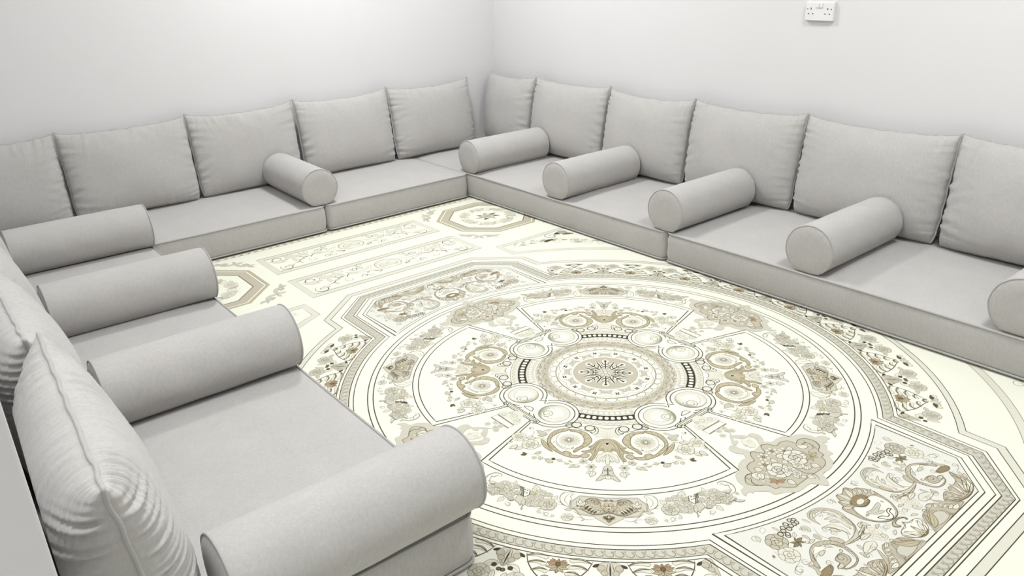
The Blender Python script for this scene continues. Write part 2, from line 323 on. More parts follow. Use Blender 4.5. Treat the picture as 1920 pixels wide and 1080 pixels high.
# ornament strokes in local carpet coordinates, thousandths of a carpet unit: (shape, points, options)
FAN = [
('sh',[(4,539),(18,536),(31,527),(42,529),(41,562),(54,600),(42,614),(26,607),(14,621),(3,626)],{'f':'P','l':'T','w':3}),
('st',[(-29,527),(-12,540),(4,540),(18,538),(28,524)],{'w':3,'c':'D'}),
('st',[(3,622),(21,563)],{'w':2,'c':'T'}),
('st',[(3,622),(38,579)],{'w':2,'c':'T'}),
('st',[(3,622),(4,564)],{'w':2,'c':'T'}),
('sh',[(3,625),(29,629),(51,651),(69,680),(86,692),(74,705),(90,720),(117,730),(95,739),(74,738),(69,758),(83,789),(71,798),(59,780),(49,753),(42,729),(32,719),(16,725),(2,748)],{'f':'B','l':'O','w':3}),
('st',[(14,635),(38,660),(52,702),(55,742),(67,782)],{'w':2.5,'c':'O'}),
('st',[(32,639),(52,675),(63,716),(78,726)],{'w':2.5,'c':'O'}),
('st',[(20,656),(34,687),(41,718)],{'w':2.5,'c':'O'}),
('st',[(44,660),(69,711),(101,729)],{'w':2.5,'c':'O'}),
('sh',[(2,725),(15,730),(27,744),(42,753),(51,795),(38,808),(31,792),(22,806),(13,793),(7,821),(1,825)],{'f':'P','l':'L','w':3,'e':0}),
('st',[(2,746),(26,769),(44,798)],{'w':2,'c':'O'}),
('st',[(2,746),(17,770),(26,799)],{'w':2,'c':'O'}),
('st',[(2,746),(8,771),(9,815)],{'w':2,'c':'O'}),
('curl',[(25,708)],{'r':12,'a0':0,'t':1.2,'w':3,'l':'O','d':1}),
('sh',[(2,690),(-10,652),(15,651)],{'f':'W','l':'O','w':2,'sm':0}),
('sh',[(2,676),(-2,655),(7,655)],{'f':'K','l':'K','w':1,'sm':0}),
('sh',[(1,831),(12,835),(20,854),(24,882),(32,902),(52,938),(33,937),(17,923),(0,926)],{'f':'G','l':'D','w':3}),
('st',[(1,847),(0,923)],{'w':4,'c':'K'}),
('st',[(0,888),(13,899),(26,907)],{'w':4,'c':'K'}),
('curl',[(11,866)],{'r':7,'a0':2,'t':1.1,'w':4,'l':'K','d':1}),
('sh',[(0,904),(12,908),(10,922),(0,925)],{'f':'P','l':'D','w':2}),
('sh',[(62,520),(46,533),(40,562),(50,586),(67,585),(78,570),(64,575),(52,561),(55,540)],{'f':'W','l':'D','w':5}),
('st',[(78,569),(108,559),(139,544),(164,534)],{'w':5,'c':'D'}),
('st',[(101,530),(121,524)],{'w':4,'c':'D'}),
('sh',[(160,493),(176,495),(187,507),(195,521),(186,536),(165,535)],{'f':'G','l':'D','w':5}),
('dot',[(80,539)],{'r':23,'f':'W','l':'D','w':7}),
('dot',[(143,514)],{'r':23,'f':'W','l':'D','w':7}),
('dot',[(80,539)],{'r':16,'f':'P','l':'T','w':2}),
('dot',[(143,514)],{'r':17,'f':'P','l':'T','w':2}),
('sh',[(169,555),(132,560),(94,581),(73,621),(72,653),(91,686),(117,708),(145,738),(153,731),(139,704),(119,687),(107,662),(106,630),(115,599),(139,577),(168,571)],{'f':'B','l':'O','w':4}),
('st',[(157,560),(153,566),(144,577)],{'w':2.5,'c':'O'}),
('st',[(126,569),(125,581),(118,597)],{'w':2.5,'c':'O'}),
('st',[(99,592),(106,603),(108,619)],{'w':2.5,'c':'O'}),
('st',[(81,626),(96,631),(106,640)],{'w':2.5,'c':'O'}),
('st',[(83,663),(100,665),(112,672)],{'w':2.5,'c':'O'}),
('st',[(103,691),(117,692),(126,697)],{'w':2.5,'c':'O'}),
('st',[(126,715),(135,717),(140,722)],{'w':2.5,'c':'O'}),
('sh',[(174,550),(213,552),(248,575),(270,617),(274,660),(264,694),(238,732),(211,754),(175,775),(137,780),(117,767),(135,761),(159,757),(166,741),(188,730),(204,741),(222,725),(239,698),(257,669),(257,632),(237,600),(214,580),(184,566)],{'f':'B','l':'O','w':4}),
('st',[(200,556),(210,568),(217,580)],{'w':2.5,'c':'O'}),
('st',[(227,565),(234,582),(237,599)],{'w':2.5,'c':'O'}),
('st',[(250,586),(252,601),(251,616)],{'w':2.5,'c':'O'}),
('st',[(266,620),(263,627),(257,634)],{'w':2.5,'c':'O'}),
('st',[(271,663),(264,668),(252,674)],{'w':2.5,'c':'O'}),
('st',[(256,705),(249,703),(239,701)],{'w':2.5,'c':'O'}),
('st',[(230,735),(228,731),(222,728)],{'w':2.5,'c':'O'}),
('st',[(200,759),(196,747),(189,735)],{'w':2.5,'c':'O'}),
('st',[(164,772),(169,759),(171,746)],{'w':2.5,'c':'O'}),
('sh',[(303,644),(295,687),(273,719),(246,739),(263,706),(280,667)],{'f':'B','l':'O','w':4}),
('st',[(297,656),(281,693),(254,731)],{'w':2.5,'c':'O'}),
('sh',[(81,753),(105,746),(121,764),(108,778),(88,772)],{'f':'B','l':'O','w':4}),
('st',[(232,652),(230,617),(213,590)],{'w':3,'c':'L'}),
('st',[(234,649),(222,681),(194,705),(161,712)],{'w':3,'c':'L'}),
('st',[(236,654),(225,689),(196,714),(164,718)],{'w':3,'c':'L'}),
('st',[(236,654),(250,672)],{'w':3,'c':'O'}),
('leaf',[(161,711),(150,701)],{'wd':0.6,'f':'B','l':'O'}),
('daisy',[(172,644)],{'r':50,'n':16,'f':'P','l':'T','k':'G'}),
('daisy',[(174,643)],{'r':23,'n':10,'f':'T','l':'D','k':'D'}),
('dot',[(175,643)],{'r':8,'f':'W','l':'O','w':3}),
('st',[(272,657),(297,636),(327,638),(359,642)],{'w':3,'c':'L'}),
('st',[(276,641),(298,624),(325,629)],{'w':2,'c':'T'}),
('leaf',[(276,604),(329,571)],{'wd':0.5,'f':'G','l':'L'}),
('leaf',[(282,609),(323,614)],{'wd':0.35,'f':'G','l':'L'}),
('leaf',[(258,560),(297,570)],{'wd':0.4,'f':'G','l':'T'}),
('curl',[(357,556)],{'r':15,'a0':0.5,'t':1.5,'w':3,'l':'L','d':1}),
('st',[(344,570),(340,600),(352,626)],{'w':3,'c':'L'}),
('dot',[(362,554)],{'r':4,'f':'D','l':'D','w':1}),
('rose',[(407,629)],{'r':36,'f':'P','l':'L','g':'G'}),
('rose',[(350,689)],{'r':40,'f':'P','l':'L','g':'G'}),
('leaf',[(327,633),(372,636)],{'wd':0.5,'f':'P','l':'L'}),
('leaf',[(347,616),(371,646)],{'wd':0.5,'f':'P','l':'L'}),
('leaf',[(385,703),(417,734)],{'wd':0.5,'f':'P','l':'L'}),
('leaf',[(409,696),(443,726)],{'wd':0.55,'f':'P','l':'D'}),
('leaf',[(431,666),(462,683)],{'wd':0.25,'f':'P','l':'L'}),
('leaf',[(302,687),(318,707)],{'wd':0.5,'f':'P','l':'L'}),
('dot',[(373,651)],{'r':12,'f':'P','l':'L','w':3}),
('st',[(67,792),(71,816)],{'w':4,'c':'L'}),
('daisy',[(72,843)],{'r':25,'n':6,'f':'G','l':'L','k':'D'}),
('leaf',[(65,870),(75,914)],{'wd':0.7,'f':'P','l':'D'}),
('leaf',[(76,871),(94,891)],{'wd':0.6,'f':'P','l':'D'}),
('st',[(76,799),(107,804),(132,827),(166,830),(193,814),(220,800),(249,796),(278,794),(305,775),(338,763),(362,761)],{'w':2.5,'c':'L'}),
('daisy',[(106,805)],{'r':21,'n':5,'f':'G','l':'L','k':'L'}),
('leaf',[(123,835),(144,855)],{'wd':0.55,'f':'G','l':'L'}),
('leaf',[(143,834),(171,855)],{'wd':0.55,'f':'G','l':'L'}),
('leaf',[(156,816),(171,798)],{'wd':0.55,'f':'G','l':'L'}),
('leaf',[(170,823),(191,827)],{'wd':0.55,'f':'G','l':'L'}),
('leaf',[(239,821),(276,797)],{'wd':0.55,'f':'G','l':'L'}),
('leaf',[(296,741),(326,759)],{'wd':0.55,'f':'G','l':'L'}),
('leaf',[(359,760),(389,773)],{'wd':0.55,'f':'D','l':'L'}),
('leaf',[(363,765),(380,749)],{'wd':0.55,'f':'D','l':'L'}),
('dot',[(211,803)],{'r':10,'f':'P','l':'L','w':3}),
('dot',[(211,803)],{'r':4,'f':'G','l':'L','w':2}),
('dot',[(297,792)],{'r':10,'f':'P','l':'L','w':3}),
('dot',[(297,792)],{'r':4,'f':'G','l':'L','w':2}),
('dot',[(325,790)],{'r':10,'f':'P','l':'L','w':3}),
('dot',[(325,790)],{'r':4,'f':'G','l':'L','w':2}),
('dot',[(239,794)],{'r':8,'f':'D','l':'K','w':2}),
('leaf',[(311,750),(299,748)],{'wd':0.5,'f':'G','l':'L'})]
WED = [
('sh',[(-32,543),(-19,531),(1,520),(18,527),(26,547)],{'f':'W','l':'D','w':5}),
('sh',[(-4,584),(23,592),(39,615),(49,631),(67,648),(74,678),(58,682),(32,671),(-5,669),(-21,685),(-61,687),(-71,662),(-63,640),(-35,634),(-31,607)],{'f':'P','l':'T','w':2}),
('curl',[(6,636)],{'r':22,'a0':1,'t':1.6,'w':3,'l':'L','d':1}),
('curl',[(45,651)],{'r':19,'a0':1,'t':1.6,'w':3,'l':'L','d':1}),
('curl',[(-40,668)],{'r':20,'a0':1,'t':1.6,'w':3,'l':'L','d':1}),
('curl',[(-28,629)],{'r':14,'a0':1,'t':1.6,'w':3,'l':'L','d':1}),
('sh',[(-61,687),(65,689),(68,725),(-61,727)],{'f':'W','l':'L','w':7,'sm':0}),
('st',[(-55,692),(58,694),(61,718)],{'w':2,'c':'T','sm':0}),
('rose',[(-9,740)],{'r':15,'f':'P','l':'L','g':'P'}),
('rose',[(28,740)],{'r':15,'f':'P','l':'L','g':'P'}),
('rose',[(25,764)],{'r':15,'f':'P','l':'L','g':'P'}),
('rose',[(-27,776)],{'r':15,'f':'P','l':'L','g':'P'}),
('rose',[(41,778)],{'r':15,'f':'P','l':'L','g':'P'}),
('st',[(7,755),(18,780),(-2,806),(-29,832)],{'w':3,'c':'L'}),
('sh',[(2,795),(-6,817),(-24,836),(-11,841),(-19,855),(-42,859),(-52,851),(-34,827)],{'f':'G','l':'T','w':2}),
('sh',[(-72,850),(-85,852),(-98,868),(-99,894),(-84,918),(-56,933),(-47,937),(-39,924),(-48,899),(-55,879),(-50,862),(-62,849)],{'f':'G','l':'T','w':3}),
('sh',[(2,802),(24,816),(45,837),(52,854),(36,858),(14,848),(9,834),(-2,820)],{'f':'G','l':'T','w':3}),
('sh',[(63,849),(86,851),(99,874),(92,904),(69,927),(42,938),(38,927),(54,906),(65,880),(56,861)],{'f':'G','l':'T','w':3}),
('sh',[(5,855),(18,874),(43,867),(38,892),(21,919),(1,928),(-15,911),(-15,894),(-13,875)],{'f':'P','l':'T','w':2}),
('curl',[(29,841)],{'r':9,'a0':2,'t':1.4,'w':3,'l':'T','d':1}),
('curl',[(23,885)],{'r':13,'a0':2,'t':1.4,'w':3,'l':'T','d':1}),
('curl',[(-15,894)],{'r':12,'a0':2,'t':1.4,'w':3,'l':'T','d':1}),
('curl',[(72,893)],{'r':12,'a0':2,'t':1.4,'w':3,'l':'T','d':1}),
('curl',[(-68,868)],{'r':9,'a0':2,'t':1.4,'w':3,'l':'T','d':1}),
('sh',[(188,983),(226,993),(255,1016),(272,1046),(270,1062),(295,1069),(312,1085),(313,1112),(292,1107),(275,1120),(263,1106),(251,1131),(223,1150),(218,1180),(185,1180),(169,1205),(144,1222),(104,1232),(52,1229),(33,1255),(0,1287),(-27,1260),(-47,1232),(-89,1231),(-133,1227),(-153,1216),(-173,1195),(-218,1177),(-219,1150),(-244,1126),(-264,1108),(-276,1115),(-280,1100),(-300,1097),(-315,1105),(-311,1085),(-296,1069),(-267,1062),(-261,1031),(-243,1005),(-220,988),(-188,986),(-177,969),(-151,954),(-117,948),(-95,950),(-85,934),(-69,921),(-23,941),(64,929),(96,954),(134,953),(169,961)],{'f':'G','l':'T','w':3}),
('sh',[(-36,937),(-21,960),(-2,984),(29,940),(49,940),(69,955),(82,984),(113,980),(145,987),(160,1004),(166,1031),(192,1022),(221,1030),(241,1055),(240,1085),(223,1113),(187,1128),(179,1160),(158,1161),(142,1188),(109,1204),(62,1207),(24,1205),(-33,1203),(-94,1203),(-116,1204),(-146,1181),(-161,1162),(-185,1157),(-186,1128),(-206,1107),(-233,1086),(-244,1058),(-223,1035),(-200,1024),(-169,1030),(-159,1005),(-142,988),(-112,982),(-84,985),(-70,960),(-52,943)],{'f':'T','l':'O','w':4,'e':0}),
('st',[(29,940),(49,940),(69,955),(82,984)],{'w':4,'c':'D'}),
('st',[(-52,943),(-35,938),(-21,960),(-2,984)],{'w':4,'c':'D'}),
('st',[(166,1031),(196,1022),(226,1034),(243,1064),(237,1097),(216,1117),(187,1128),(179,1160)],{'w':4,'c':'D'}),
('st',[(-195,1047),(-213,1048),(-214,1034),(-211,1027),(-188,1023),(-169,1030)],{'w':4,'c':'D'}),
('st',[(-200,1052),(-218,1063),(-223,1083),(-212,1104),(-193,1117)],{'w':5,'c':'D'}),
('sh',[(155,1038),(145,1061),(154,1078),(181,1082),(186,1065),(167,1050)],{'f':'P','l':'D','w':3}),
('st',[(207,1035),(207,1052),(179,1053),(204,1057),(208,1078),(189,1103),(158,1096)],{'w':4,'c':'D'}),
('st',[(208,1078),(202,1104),(193,1117)],{'w':3,'c':'D'}),
('daisy',[(33,995)],{'r':30,'n':6,'f':'P','l':'O','k':'O'}),
('dot',[(33,995)],{'r':11,'f':'T','l':'O','w':3}),
('dot',[(33,995)],{'r':6,'f':'D','l':'O','w':3}),
('dot',[(33,995)],{'r':3,'f':'P','l':'O','w':2}),
('daisy',[(76,1032)],{'r':31,'n':6,'f':'P','l':'O','k':'O'}),
('dot',[(76,1032)],{'r':11,'f':'T','l':'O','w':3}),
('dot',[(76,1032)],{'r':6,'f':'D','l':'O','w':3}),
('dot',[(76,1032)],{'r':2,'f':'P','l':'O','w':2}),
('daisy',[(-32,996)],{'r':30,'n':6,'f':'P','l':'O','k':'O'}),
('dot',[(-32,996)],{'r':12,'f':'T','l':'O','w':3}),
('dot',[(-32,996)],{'r':6,'f':'D','l':'O','w':3}),
('dot',[(-32,996)],{'r':3,'f':'P','l':'O','w':2}),
('daisy',[(-77,1032)],{'r':30,'n':6,'f':'P','l':'O','k':'O'}),
('dot',[(-77,1032)],{'r':11,'f':'T','l':'O','w':3}),
('dot',[(-77,1032)],{'r':6,'f':'D','l':'O','w':3}),
('dot',[(-77,1032)],{'r':3,'f':'P','l':'O','w':2}),
('leaf',[(-132,1016),(-114,1051)],{'wd':0.7,'f':'P','l':'D'}),
('leaf',[(-151,1037),(-188,1078)],{'wd':0.7,'f':'P','l':'D'}),
('leaf',[(-139,1054),(-170,1088)],{'wd':0.7,'f':'P','l':'D'}),
('leaf',[(-174,1085),(-183,1107)],{'wd':0.7,'f':'P','l':'D'}),
('leaf',[(-112,1059),(-113,1089)],{'wd':0.7,'f':'P','l':'D'}),
('leaf',[(-136,1075),(-145,1104)],{'wd':0.7,'f':'P','l':'D'}),
('leaf',[(-93,1156),(-96,1198)],{'wd':0.7,'f':'P','l':'D'}),
('leaf',[(-38,1149),(-48,1184)],{'wd':0.7,'f':'P','l':'D'}),
('leaf',[(25,1142),(60,1174)],{'wd':0.7,'f':'P','l':'D'}),
('leaf',[(50,1152),(27,1175)],{'wd':0.7,'f':'P','l':'D'}),
('leaf',[(78,1157),(89,1199)],{'wd':0.7,'f':'P','l':'D'}),
('leaf',[(119,1020),(103,1054)],{'wd':0.7,'f':'P','l':'D'}),
('leaf',[(7,1036),(55,1038)],{'wd':0.7,'f':'P','l':'D'}),
('leaf',[(-20,1024),(-18,1059)],{'wd':0.7,'f':'P','l':'D'}),
('leaf',[(-40,1185),(-13,1190)],{'wd':0.7,'f':'P','l':'D'}),
('leaf',[(-5,1191),(1,1227)],{'wd':0.7,'f':'P','l':'D'}),
('leaf',[(16,1063),(1,1096)],{'wd':0.7,'f':'P','l':'D'}),
('leaf',[(122,1085),(114,1064)],{'wd':0.7,'f':'P','l':'D'}),
('st',[(-1,1120),(-1,1151),(2,1181),(22,1200),(16,1228),(0,1247)],{'w':4,'c':'D'}),
('st',[(131,1079),(129,1104),(124,1126)],{'w':3,'c':'D'}),
('rose',[(70,1088)],{'r':55,'f':'P','l':'D','g':'G'}),
('rose',[(-66,1094)],{'r':53,'f':'P','l':'D','g':'G'}),
('rose',[(29,1127)],{'r':27,'f':'P','l':'D','g':'G'}),
('rose',[(-29,1126)],{'r':25,'f':'P','l':'D','g':'G'}),
('rose',[(-26,1157)],{'r':19,'f':'P','l':'D','g':'G'}),
('leaf',[(-132,1131),(-97,1148)],{'wd':0.5,'f':'R','l':'O'}),
('leaf',[(-132,1131),(-123,1160)],{'wd':0.5,'f':'R','l':'O'}),
('leaf',[(-132,1131),(-156,1146)],{'wd':0.5,'f':'R','l':'O'}),
('leaf',[(-132,1131),(-169,1120)],{'wd':0.5,'f':'R','l':'O'}),
('leaf',[(-132,1131),(-150,1102)],{'wd':0.5,'f':'R','l':'O'}),
('leaf',[(127,1129),(144,1153)],{'wd':0.4,'f':'B','l':'O'}),
('leaf',[(127,1129),(102,1156)],{'wd':0.4,'f':'B','l':'O'}),
('leaf',[(127,1129),(85,1132)],{'wd':0.4,'f':'B','l':'O'}),
('leaf',[(127,1129),(110,1104)],{'wd':0.4,'f':'B','l':'O'}),
('leaf',[(127,1129),(153,1101)],{'wd':0.4,'f':'B','l':'O'}),
('leaf',[(127,1129),(170,1126)],{'wd':0.4,'f':'B','l':'O'})]
GAR = [
('sh',[(-1,1051),(118,1043),(155,1083),(156,1124),(139,1129),(117,1163),(57,1171),(55,1179),(4,1218),(-3,1221)],{'f':'G','l':'L','w':3,'sm':0}),
('st',[(-1,1055),(117,1048),(150,1084),(151,1124),(137,1127),(115,1157),(54,1166)],{'w':2,'c':'L','sm':0}),
('sh',[(139,1129),(161,1126),(177,1135),(160,1143),(150,1137)],{'f':'G','l':'L','w':3}),
('sh',[(-2,1150),(12,1149),(33,1152),(57,1159),(81,1151),(108,1127),(130,1109),(120,1102),(104,1107),(96,1082),(84,1066),(60,1058),(40,1069),(33,1088),(32,1111),(18,1129),(-2,1130)],{'f':'T','l':'O','w':3}),
('leaf',[(106,1111),(83,1083)],{'wd':0.33,'f':'W','l':'O'}),
('leaf',[(104,1107),(117,1064)],{'wd':0.33,'f':'W','l':'O'}),
('leaf',[(109,1111),(131,1080)],{'wd':0.33,'f':'W','l':'O'}),
('leaf',[(95,1124),(72,1092)],{'wd':0.33,'f':'W','l':'O'}),
('leaf',[(84,1133),(64,1109)],{'wd':0.33,'f':'W','l':'O'}),
('leaf',[(73,1141),(53,1118)],{'wd':0.33,'f':'W','l':'O'}),
('leaf',[(62,1150),(42,1127)],{'wd':0.33,'f':'W','l':'O'}),
('leaf',[(49,1151),(31,1132)],{'wd':0.33,'f':'W','l':'O'}),
('leaf',[(111,1119),(143,1121)],{'wd':0.33,'f':'W','l':'O'}),
('leaf',[(103,1115),(94,1074)],{'wd':0.33,'f':'W','l':'O'}),
('leaf',[(98,1107),(120,1089)],{'wd':0.33,'f':'W','l':'O'}),
('leaf',[(95,1132),(78,1104)],{'wd':0.3,'f':'D','l':'O'}),
('leaf',[(84,1141),(66,1117)],{'wd':0.3,'f':'D','l':'O'}),
('leaf',[(73,1150),(58,1130)],{'wd':0.3,'f':'D','l':'O'}),
('leaf',[(60,1155),(47,1135)],{'wd':0.3,'f':'D','l':'O'}),
('curl',[(51,1083)],{'r':16,'a0':0,'t':1.6,'w':5,'l':'O','d':1}),
('curl',[(67,1076)],{'r':11,'a0':1,'t':1.2,'w':4,'l':'O','d':1}),
('curl',[(14,1133)],{'r':10,'a0':3,'t':1.2,'w':4,'l':'O','d':1}),
('curl',[(-7,1068)],{'r':8,'a0':0,'t':1.2,'w':4,'l':'O','d':1}),
('curl',[(13,1071)],{'r':8,'a0':3,'t':1.2,'w':4,'l':'O','d':1}),
('st',[(5,1067),(24,1074),(49,1060),(84,1062),(102,1090)],{'w':4,'c':'O'}),
('st',[(-2,1138),(18,1149),(38,1159),(70,1157),(102,1135),(129,1126)],{'w':5,'c':'O'}),
('daisy',[(4,1111)],{'r':29,'n':5,'f':'B','l':'O','k':'O'}),
('dot',[(4,1113)],{'r':8,'f':'W','l':'O','w':3}),
('sh',[(-19,1172),(-10,1167),(-3,1161),(6,1166),(23,1169),(20,1183),(12,1182),(3,1199),(-3,1200)],{'f':'B','l':'O','w':3}),
('leaf',[(-3,1191),(-3,1159)],{'wd':0.4,'f':'P','l':'O'}),
('leaf',[(-1,1186),(17,1171)],{'wd':0.4,'f':'D','l':'O'}),
('st',[(53,1181),(74,1191),(92,1190),(116,1179),(137,1179)],{'w':3,'c':'L'}),
('st',[(100,1188),(111,1171),(128,1154),(144,1141)],{'w':3,'c':'L'}),
('leaf',[(98,1186),(110,1201)],{'wd':0.4,'f':'P','l':'L'}),
('st',[(137,1179),(142,1173)],{'w':3,'c':'L'}),
('rose',[(165,1180)],{'r':24,'f':'P','l':'L','g':'G'}),
('leaf',[(149,1196),(148,1173)],{'wd':0.5,'f':'P','l':'L'}),
('leaf',[(178,1183),(192,1182)],{'wd':0.7,'f':'P','l':'L'}),
('sh',[(162,1119),(158,1087),(151,1062),(157,1053),(149,1041),(145,1030),(156,1023),(177,1026),(195,1046),(198,1071),(190,1097),(175,1110)],{'f':'W','l':'L','w':3}),
('st',[(162,1121),(168,1098),(178,1081),(177,1060),(161,1036),(150,1032)],{'w':3,'c':'L'}),
('st',[(159,1023),(183,1028),(197,1050),(198,1076),(189,1101),(165,1119)],{'w':4,'c':'L'}),
('st',[(181,1104),(197,1090),(211,1089)],{'w':3,'c':'L'}),
('st',[(183,1107),(207,1102)],{'w':2,'c':'L'}),
('leaf',[(227,1082),(208,1050)],{'wd':0.7,'f':'P','l':'L'}),
('leaf',[(288,1028),(305,985)],{'wd':0.7,'f':'P','l':'L'}),
('leaf',[(295,1031),(316,1008)],{'wd':0.6,'f':'P','l':'L'}),
('leaf',[(270,1161),(290,1152)],{'wd':0.6,'f':'P','l':'L'}),
('leaf',[(278,1132),(284,1154)],{'wd':0.5,'f':'P','l':'L'}),
('rose',[(278,1041)],{'r':27,'f':'G','l':'L','g':'P'}),
('rose',[(244,1047)],{'r':16,'f':'G','l':'L','g':'P'}),
('rose',[(289,1070)],{'r':25,'f':'G','l':'L','g':'P'}),
('rose',[(318,1072)],{'r':17,'f':'G','l':'L','g':'P'}),
('rose',[(319,1109)],{'r':19,'f':'G','l':'L','g':'P'}),
('rose',[(296,1107)],{'r':21,'f':'G','l':'L','g':'P'}),
('rose',[(330,1088)],{'r':16,'f':'G','l':'L','g':'P'}),
('rose',[(246,1108)],{'r':37,'f':'G','l':'L','g':'T'}),
('sh',[(344,1075),(365,1052),(381,1072),(382,1089),(367,1106),(360,1121),(351,1111),(349,1148),(354,1137),(347,1124),(338,1108)],{'f':'G','l':'L','w':3}),
('st',[(349,1074),(355,1099),(357,1119)],{'w':2,'c':'L'}),
('sh',[(302,1033),(326,1021),(324,1051),(307,1052),(297,1044)],{'f':'B','l':'O','w':2,'sm':0}),
('sh',[(326,1019),(352,1006),(352,1060),(341,1064),(326,1051)],{'f':'W','l':'D','w':3,'sm':0}),
('dot',[(336,1024)],{'r':3,'f':'D','l':'D','w':1}),
('dot',[(346,1019)],{'r':3,'f':'D','l':'D','w':1}),
('dot',[(337,1041)],{'r':3,'f':'D','l':'D','w':1}),
('dot',[(346,1035)],{'r':3,'f':'D','l':'D','w':1}),
('st',[(353,1003),(350,1066)],{'w':6,'c':'D'}),
('st',[(359,999),(357,1063)],{'w':6,'c':'D'}),
('st',[(365,996),(363,1060)],{'w':6,'c':'D'}),
('curl',[(252,1164)],{'r':16,'a0':0,'t':1.2,'w':3,'l':'L','d':1}),
('dot',[(224,1176)],{'r':6,'f':'P','l':'L','w':3}),
('st',[(263,1145),(259,1166),(245,1182),(224,1186)],{'w':3,'c':'L'}),
('curl',[(408,1112)],{'r':15,'a0':5,'t':1.2,'w':4,'l':'L','d':1}),
('leaf',[(413,1128),(396,1125)],{'wd':0.5,'f':'P','l':'L'}),
('leaf',[(389,991),(387,958)],{'wd':0.5,'f':'P','l':'L'}),
('leaf',[(397,986),(421,971)],{'wd':0.6,'f':'P','l':'L'}),
('leaf',[(432,1069),(455,1101)],{'wd':0.6,'f':'P','l':'L'}),
('leaf',[(385,1089),(412,1083)],{'wd':0.5,'f':'G','l':'L'}),
('rose',[(435,984)],{'r':23,'f':'G','l':'L','g':'P'}),
('rose',[(382,1000)],{'r':15,'f':'G','l':'L','g':'P'}),
('rose',[(412,1015)],{'r':21,'f':'G','l':'L','g':'P'}),
('rose',[(375,1039)],{'r':16,'f':'G','l':'L','g':'P'}),
('rose',[(410,1054)],{'r':23,'f':'G','l':'L','g':'P'}),
('rose',[(470,1007)],{'r':18,'f':'G','l':'L','g':'P'}),
('rose',[(459,1042)],{'r':16,'f':'G','l':'L','g':'P'}),
('rose',[(402,1079)],{'r':14,'f':'G','l':'L','g':'P'}),
('rose',[(443,1024)],{'r':34,'f':'G','l':'L','g':'T'}),
('rose',[(489,1002)],{'r':16,'f':'G','l':'L','g':'P'}),
('rose',[(478,1047)],{'r':18,'f':'G','l':'L','g':'P'}),
('rose',[(501,1027)],{'r':19,'f':'G','l':'L','g':'P'}),
('rose',[(461,997)],{'r':17,'f':'G','l':'L','g':'P'}),
('leaf',[(471,984),(505,969)],{'wd':0.5,'f':'P','l':'L'}),
('leaf',[(507,1033),(550,1033)],{'wd':0.35,'f':'P','l':'L'}),
('st',[(456,939),(456,922),(482,911),(512,929),(523,961),(515,984),(500,992)],{'w':4,'c':'L'}),
('st',[(462,939),(471,928),(486,940),(498,936),(502,962),(514,968)],{'w':3,'c':'L'}),
('curl',[(526,990)],{'r':9,'a0':0,'t':1.3,'w':3,'l':'L','d':1})]
